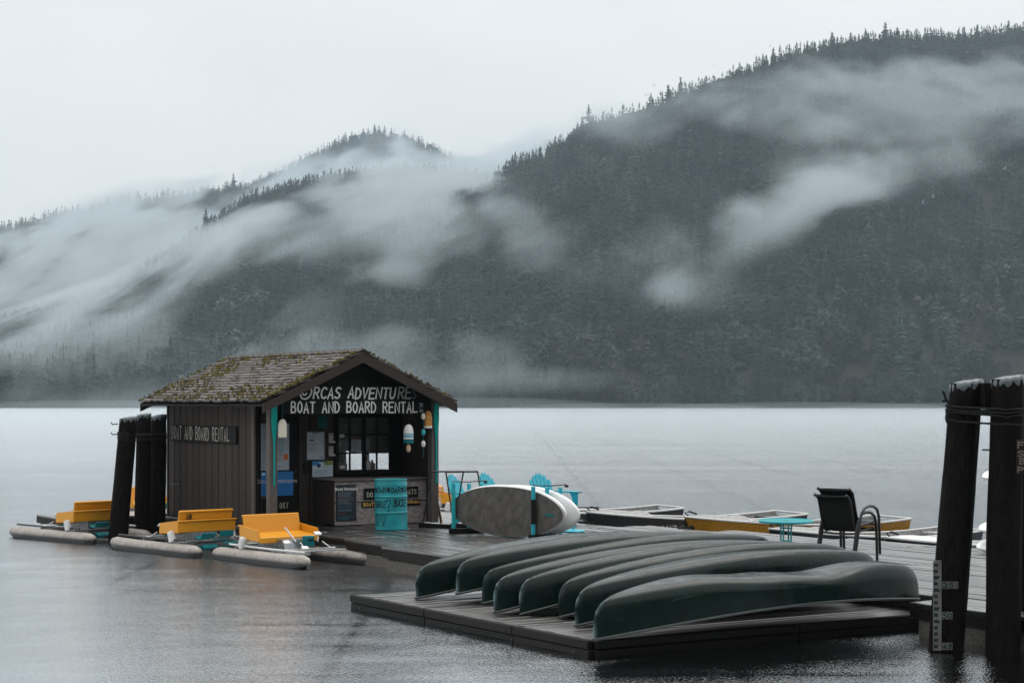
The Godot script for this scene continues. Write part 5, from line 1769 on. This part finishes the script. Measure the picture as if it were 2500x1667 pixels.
func piles() -> void:
	var base := gr(335, 1316, 0.0)
	var t := thing("mooring_piles", "three dark leaning timber piles roped together left of the hut", "piles", base)
	var k := 0
	var cs := []
	for q in [[279, 1324, 313, 1022, 34.6, 0.165], [345, 1312, 350, 1014, 35.6, 0.138], [381, 1308, 387, 1017, 36.0, 0.150]]:
		var foot := at(q[0], q[1], q[4])
		foot.y = 0.0
		var head := at(q[2], q[3], q[4] + 0.15)
		pile(t, foot - base, head - base, q[5] * 1.12, q[5], 3 + k, true)
		cs.append(foot.lerp(head, 0.84) - base)
		k += 1
	rope_band(t, cs, 0.163, cs[0].y - 0.02, 4)
	for y in [0.12, -0.07]:
		var mb := Mb.new()
		var p: Vector3 = cs[0] + Vector3(-0.15, y + 0.15, 0.05)
		mb.tube([p, p + Vector3(-0.10, -0.01, 0), p + Vector3(-0.13, 0.03, 0)], 0.012, 5)
		obj("spike", mb, M.rope, t)
	base = gr(2380, 1592, 0.0)
	t = thing("mooring_piles", "tall black timber piles with pale caps at the right edge, nearest the viewer", "piles", base)
	cs = []
	k = 0
	for q in [[2300, 2361, 936, 19.6, 0.192, 0.168], [2446, 2461, 926, 19.3, 0.186, 0.170], [2538, 2532, 930, 19.75, 0.185, 0.165]]:
		var foot := at(q[0], 1594, q[3])
		foot.y = 0.0
		var head := at(q[1], q[2], q[3] + 0.1)
		pile(t, foot - base, head - base, q[4], q[5], 11 + k, true)
		cs.append(foot.lerp(head, 0.88) - base)
		k += 1
	var c: Array = cs.duplicate()
	rope_band(t, c, 0.185, cs[0].y + 0.01, 3)
	rope_band(t, [cs[0], cs[1]], 0.18, cs[0].y - 0.075, 1)
	var sb := Mb.new()
	var sp := at(2414, 966, 19.5) - base
	sb.bevel(sp, Vector3(0.16, 0.27, 0.22), 0.012)
	obj("spacer_block", sb, M.pile, t)
	sb = Mb.new()
	var hk := at(2318, 985, 19.4) - base
	sb.tube([hk, hk + Vector3(-0.035, 0.04, 0.02), hk + Vector3(-0.06, 0.11, 0.03), hk + Vector3(-0.075, 0.13, 0.03)], 0.016, 6)
	sb.tube([hk + Vector3(-0.02, 0.03, 0.02), hk + Vector3(-0.075, 0.025, 0.03)], 0.013, 6)
	sb.tube([hk + Vector3(0.0, 0.0, 0.02), hk + Vector3(-0.02, -0.09, 0.02), hk + Vector3(-0.035, -0.15, 0.04), hk + Vector3(-0.02, -0.20, 0.03)], 0.018, 6)
	obj("iron_strap", sb, M.rope, t)
	# the water gauge on the first pile
	var gp := at(2289.5, 1478, 19.40)
	t = thing("water_gauge", "white staff gauge with black marks and numbers on the near pile", "gauge", gp)
	var w := 0.088
	var h := 0.94
	var mb := Mb.new()
	mb.bevel(Vector3(0, 0, 0), Vector3(w, h, 0.012), 0.004)
	var pale := grain(mat(0.17, 0.165, 0.155, 0.6), Vector3(2, 0.7, 2))
	pale.albedo_texture = M.tex_spot
	obj("staff", mb, pale, t)
	for i in 14:
		var y := h / 2.0 - 0.048 - i * 0.0652
		mb = Mb.new()
		var pr := PackedVector2Array([Vector2(-0.036, y - 0.017), Vector2(0.004, y - 0.017), Vector2(0.004, y + 0.017), Vector2(-0.036, y + 0.017)])
		if i in [2, 7]: pr = PackedVector2Array([Vector2(-0.036, y - 0.017), Vector2(0.006, y - 0.017), Vector2(0.03, y + 0.017), Vector2(-0.036, y + 0.017)])
		if i in [4, 9]: pr = PackedVector2Array([Vector2(-0.036, y - 0.017), Vector2(0.03, y - 0.017), Vector2(0.006, y + 0.017), Vector2(-0.036, y + 0.017)])
		mb.prism(pr, 0.006, 0.0085)
		obj("mark", mb, M.ink, t)
	for q in [["351", 0.168, 0.212], ["50", 0.108, -0.105], ["49", 0.108, -0.425]]:
		mb = Mb.new()
		mb.bevel(Vector3(w / 2.0 + 0.006 + q[1] / 2.0, q[2], 0.0), Vector3(q[1], 0.075, 0.010), 0.003)
		var plate := obj("number_plate", mb, mat(0.10, 0.095, 0.09, 0.6) if q[0] != "50" else pale, t)
		obj("number", write(q[0], w / 2.0 + 0.016, q[2] - 0.027, q[1] - 0.02, 0.054, 0.013, 0.0, flat, 0.0, 0.62, 0.35, 0.0065), M.ink, plate)
	# the sign at the picture's edge
	var s0 := at(2483.5, 1073, 19.0)
	t = thing("warning_sign", "brown board with pale block letters on the rightmost pile", "sign", s0)
	mb = Mb.new()
	mb.bevel(Vector3(0.24, -0.175, 0), Vector3(0.48, 0.35, 0.025), 0.005)
	obj("board", mb, M.rim, t)
	var rows := [["FISHING", -0.082], ["SWIM", -0.170], ["BOAT", -0.247], ["PRIVE", -0.335]]
	for q in rows:
		obj("lettering", write(q[0], 0.012 if q[0] != "BOAT" else 0.03, q[1], 0.065 * q[0].length(), 0.055, 0.014, 0.0, flat, 0.0, 0.62, 0.25, 0.014), mat(0.14, 0.12, 0.105, 0.7), t)

func far_rack() -> void:                                     # a rack of white boards, seen between the right piles
	var o := gr(2421, 1352, DECK)
	var t := thing("pole_rack", "thin dark pole rack holding white boards behind the right piles", "rack", o)
	var d := -o.z
	var mb := Mb.new()
	mb.tube([Vector3(0, 0, 0), at(2420.5, 1096, d) - o], 0.016, 6)
	obj("pole", mb, M.steel_dark, t)
	for y in [1098.0, 1182.0, 1246.0, 1308.0, 1352.0]:
		mb = Mb.new()
		mb.tube([at(2421, y, d) - o - Vector3(0.13 if y < 1100 else 0.02, 0, 0), at(2421, y, d) - o + Vector3(0.25, 0, 0.1)], 0.014, 6)
		obj("arm", mb, M.steel_dark, t)
	for q in [[2402, 1166, "white paddleboard on the top arm of the pole rack", 0.145], [2393, 1294, "white paddleboard on the middle arm of the pole rack", 0.11], [2388, 1338, "white paddleboard lowest on the pole rack", 0.14]]:
		var nose := at(q[0], q[1], d)
		var b := paddle_board(q[2], nose + Vector3(cos(0.55), 0, -sin(0.55)) * 1.45, 0.55, 0.0, 2.9, 0.36, M.board_white, null, "", false)
		b.rotate_object_local(Vector3.RIGHT, 0.35)


# ---------------------------------------------------------------- rowing boats
func row_boat(label: String, bow: Vector3, heading: float, L: float, hull: Material, inside: Material, high := 0.0, mark := "") -> void:   # bow at local origin, length along +x
	var t := thing("rowing_boat", label, "boat", Vector3(bow.x, 0, bow.z), heading)
	var rows := []
	var ins := []
	var gun := [[], []]
	for i in 25:
		var f := i / 24.0
		var beam := 0.66 * pow(clampf(sin(PI * (0.02 + 0.60 * pow(f, 0.8)) / 1.0), 0, 1), 0.75) * lerpf(1.0, 0.92, f)
		if i == 0: beam = 0.02
		var gy := 0.36 + high + 0.22 * pow(1.0 - f, 2.2) + 0.10 * pow(maxf(0, f - 0.5) * 2.0, 2.0)
		var row := PackedVector3Array()
		var inn := PackedVector3Array()
		for j in 15:
			var g := lerpf(-1, 1, j / 14.0)
			var w := g * PI / 2.0
			var y := lerpf(-0.10, gy, 1.0 - pow(maxf(cos(w), 0.0), 0.6))
			var z := beam * signf(g) * pow(absf(sin(w)), 0.8)
			var rake := 0.18 * (1.0 - (y + 0.1) / (gy + 0.1)) * (1.0 - f) * maxf(0.0, 1.0 - f * 3.0)
			var x := f * L + rake - (0.10 * (1.0 - (y + 0.1) / (gy + 0.1)) if i == 24 else 0.0)
			row.append(Vector3(x, y, z))
			inn.append(Vector3(x + (0.02 if i == 0 else -0.02 if i == 24 else 0.0), maxf(y, 0.10) if absf(g) < 0.9 else y - 0.005, z * 0.95))
		rows.append(row); ins.append(inn)
		gun[0].append(row[0]); gun[1].append(row[14])
	var mb := Mb.new()
	mb.surf(rows)
	var last: PackedVector3Array = rows[24]
	for j in 14: mb.tri(Vector3(L - 0.05, 0.1, 0), last[j + 1], last[j])
	obj("hull", mb, hull, t)
	mb = Mb.new()
	mb.surf(ins)
	last = ins[24]
	for j in 14: mb.tri(Vector3(L - 0.08, 0.15, 0), last[j], last[j + 1])
	obj("inside", mb, inside, t)
	for g in gun:
		mb = Mb.new()
		mb.tube(g, 0.020, 7)
		obj("gunwale", mb, M.boat_rim, t)
	mb = Mb.new()
	mb.tube([gun[0][24], gun[1][24]], 0.022, 7)
	obj("transom_rail", mb, M.boat_rim, t)
	mb = Mb.new()
	var dk := []
	for i in 7:
		var row := PackedVector3Array()
		for j in 7:
			var g := lerpf(-1, 1, j / 6.0)
			var e: Vector3 = gun[0][i]
			row.append(Vector3(e.x, e.y + 0.012 + 0.07 * (1.0 - g * g) * minf(1.0, i / 2.5), g * absf(e.z)))
		dk.append(row)
	mb.surf(dk)
	obj("fore_deck", mb, inside, t)
	mb = Mb.new()
	var lip := []
	for p in dk[6]: lip.append(p + Vector3(0, 0.006, 0))
	mb.tube(lip, 0.016, 6)
	obj("deck_lip", mb, M.boat_rim, t)
	for q in [0.45, 0.72]:
		mb = Mb.new()
		mb.bevel(Vector3(q * L, 0.27 + high, 0), Vector3(0.24, 0.03, 1.20), 0.008)
		obj("thwart", mb, inside, t)
	mb = Mb.new()
	mb.bevel(Vector3(L - 0.30, 0.36 + high, -0.1), Vector3(0.42, 0.05, 0.85), 0.01)
	obj("stern_seat", mb, M.boat_black if high >= 0.0 else inside, t)
	mb = Mb.new()
	var b0: Vector3 = gun[0][0]
	mb.tube([b0 + Vector3(0.10, 0.0, 0.0), b0 + Vector3(0.02, 0.07, 0), b0 + Vector3(0.12, 0.09, 0), b0 + Vector3(0.26, 0.04, 0)], 0.016, 6)
	obj("bow_handle", mb, M.rope, t)
	mb = Mb.new()
	for k in 5:
		mb.tube([b0 + Vector3(0.02, -0.01, 0.01), b0 + Vector3(-0.03 + 0.03 * k, -0.12, 0.05), b0 + Vector3(-0.06 + 0.05 * k, -0.22 + 0.02 * k, 0.06)], 0.010, 5)
		mb.lathe([Vector2(0, -0.05), Vector2(0.05, -0.03), Vector2(0.06, 0.0), Vector2(0.04, 0.035), Vector2(0, 0.05)], 7, b0 + Vector3(-0.12 + 0.06 * k, -0.21 + 0.02 * sin(k * 2.0), 0.08))
	obj("mooring_chain", mb, M.rope, t)
	if mark:
		var place := func(p: Vector2, l: float) -> Vector3: return Vector3(0.95 + p.x, 0.25 + p.y - p.x * 0.03, 0.0) + Vector3(0, 0, 0.565 + l + p.x * 0.06)
		obj("registration", write(mark, 0, 0, 0.9, 0.085, 0.022, 0.0, place, 0.0, 0.62, 0.3), M.paint_faded, t)

func row_boats() -> void:
	row_boat("black rowing boat farthest back, its stern rising behind its neighbours", Vector3(-0.75, 0, -36.6), 0.42, 4.4, M.boat_black, M.boat_in)
	row_boat("black hulled rowing boat with faint registration letters and pale inside", Vector3(1.38, 0, -34.45), 0.44, 4.5, M.boat_black, M.boat_in, 0.0, "WN 4417 LO")
	row_boat("yellow rowing boat moored between the black one and the round table", Vector3(3.06, 0, -33.0), 0.44, 4.5, M.boat_yellow, M.boat_in)
	row_boat("low white and navy rowing boat behind the stacked black chairs", Vector3(4.42, 0, -31.95), 0.46, 4.2, M.boat_navy, M.boat_in, -0.14)
	row_boat("low white and navy rowing boat nearest, its bow by the chair arm", Vector3(6.05, 0, -30.1), 0.46, 4.2, M.boat_navy, M.boat_rim, -0.16)


# ---------------------------------------------------------------- start
func _ready() -> void:
	rng.seed = 77
	var cam := Camera3D.new()
	cam.name = "camera"
	cam.projection = Camera3D.PROJECTION_FRUSTUM
	cam.keep_aspect = Camera3D.KEEP_HEIGHT
	cam.near = 0.5
	cam.far = 8000.0
	cam.size = cam.near * 1667.0 / FOC
	cam.frustum_offset = Vector2(0, cam.near * (HOR - 833.5) / FOC)
	cam.position = Vector3(0, EYE, 0)
	add_child(cam)
	cam.current = true
	var env := Environment.new()
	env.background_mode = Environment.BG_SKY
	env.tonemap_mode = Environment.TONE_MAPPER_LINEAR
	env.tonemap_exposure = 1.0
	env.sky = Sky.new()
	env.sky.sky_material = overcast()
	env.fog_enabled = true
	env.fog_light_color = Color(0.85, 0.94, 1.0)
	env.fog_density = 0.00015
	env.volumetric_fog_enabled = true
	env.volumetric_fog_density = 0.0
	env.sdfgi_enabled = true
	env.ssao_enabled = true
	env.ssil_enabled = true
	var we := WorldEnvironment.new()
	we.name = "world_environment"
	we.environment = env
	add_child(we)
	var sun := DirectionalLight3D.new()
	sun.name = "veiled_sun"
	sun.light_energy = 0.5
	sun.light_angular_distance = 50.0
	sun.light_color = Color(1.0, 0.98, 0.95)
	sun.shadow_enabled = true
	sun.rotation_degrees = Vector3(-66, 165, 0)
	add_child(sun)
	materials()
	hills()
	near_shore()
	water()
	docks()
	hut()
	piles()
	canoes()
	pedal_boats()
	row_boats()
	drum()
	board_rack()
	furniture()
	far_rack()
	signs()
	hangings()
	window_things()
	kayak_trestle()
	skyline_trees()
	mist()

func overcast() -> PanoramaSkyMaterial:                      # an even rain sky, a little brighter overhead, with faint clouds
	var w := 1024
	var h := 512
	var im := Image.create(w, h, false, Image.FORMAT_RGBF)
	var f := FastNoiseLite.new()
	f.seed = 4
	f.frequency = 1.6
	f.fractal_octaves = 5
	for j in h:
		var up := (0.5 - (j + 0.5) / h) * PI
		for i in w:
			var a := (i + 0.5) / w * TAU
			var d := Vector3(cos(a) * cos(up), sin(up) * 2.2, sin(a) * cos(up))
			var k := f.get_noise_3dv(d)
			var l := SKY * (1.0 + 1.3 * maxf(0.0, sin(up))) * (1.0 + 0.16 * k)
			var c := Color(0.955, 0.98, 0.99).lerp(Color(0.99, 0.985, 0.975), clampf(0.5 + 1.2 * k, 0, 1))
			if up < 0.0: l *= 0.6
			im.set_pixel(i, j, Color(c.r * l, c.g * l, c.b * l))
	var m := PanoramaSkyMaterial.new()
	m.panorama = ImageTexture.create_from_image(im)
	return m

const SKY := 0.80
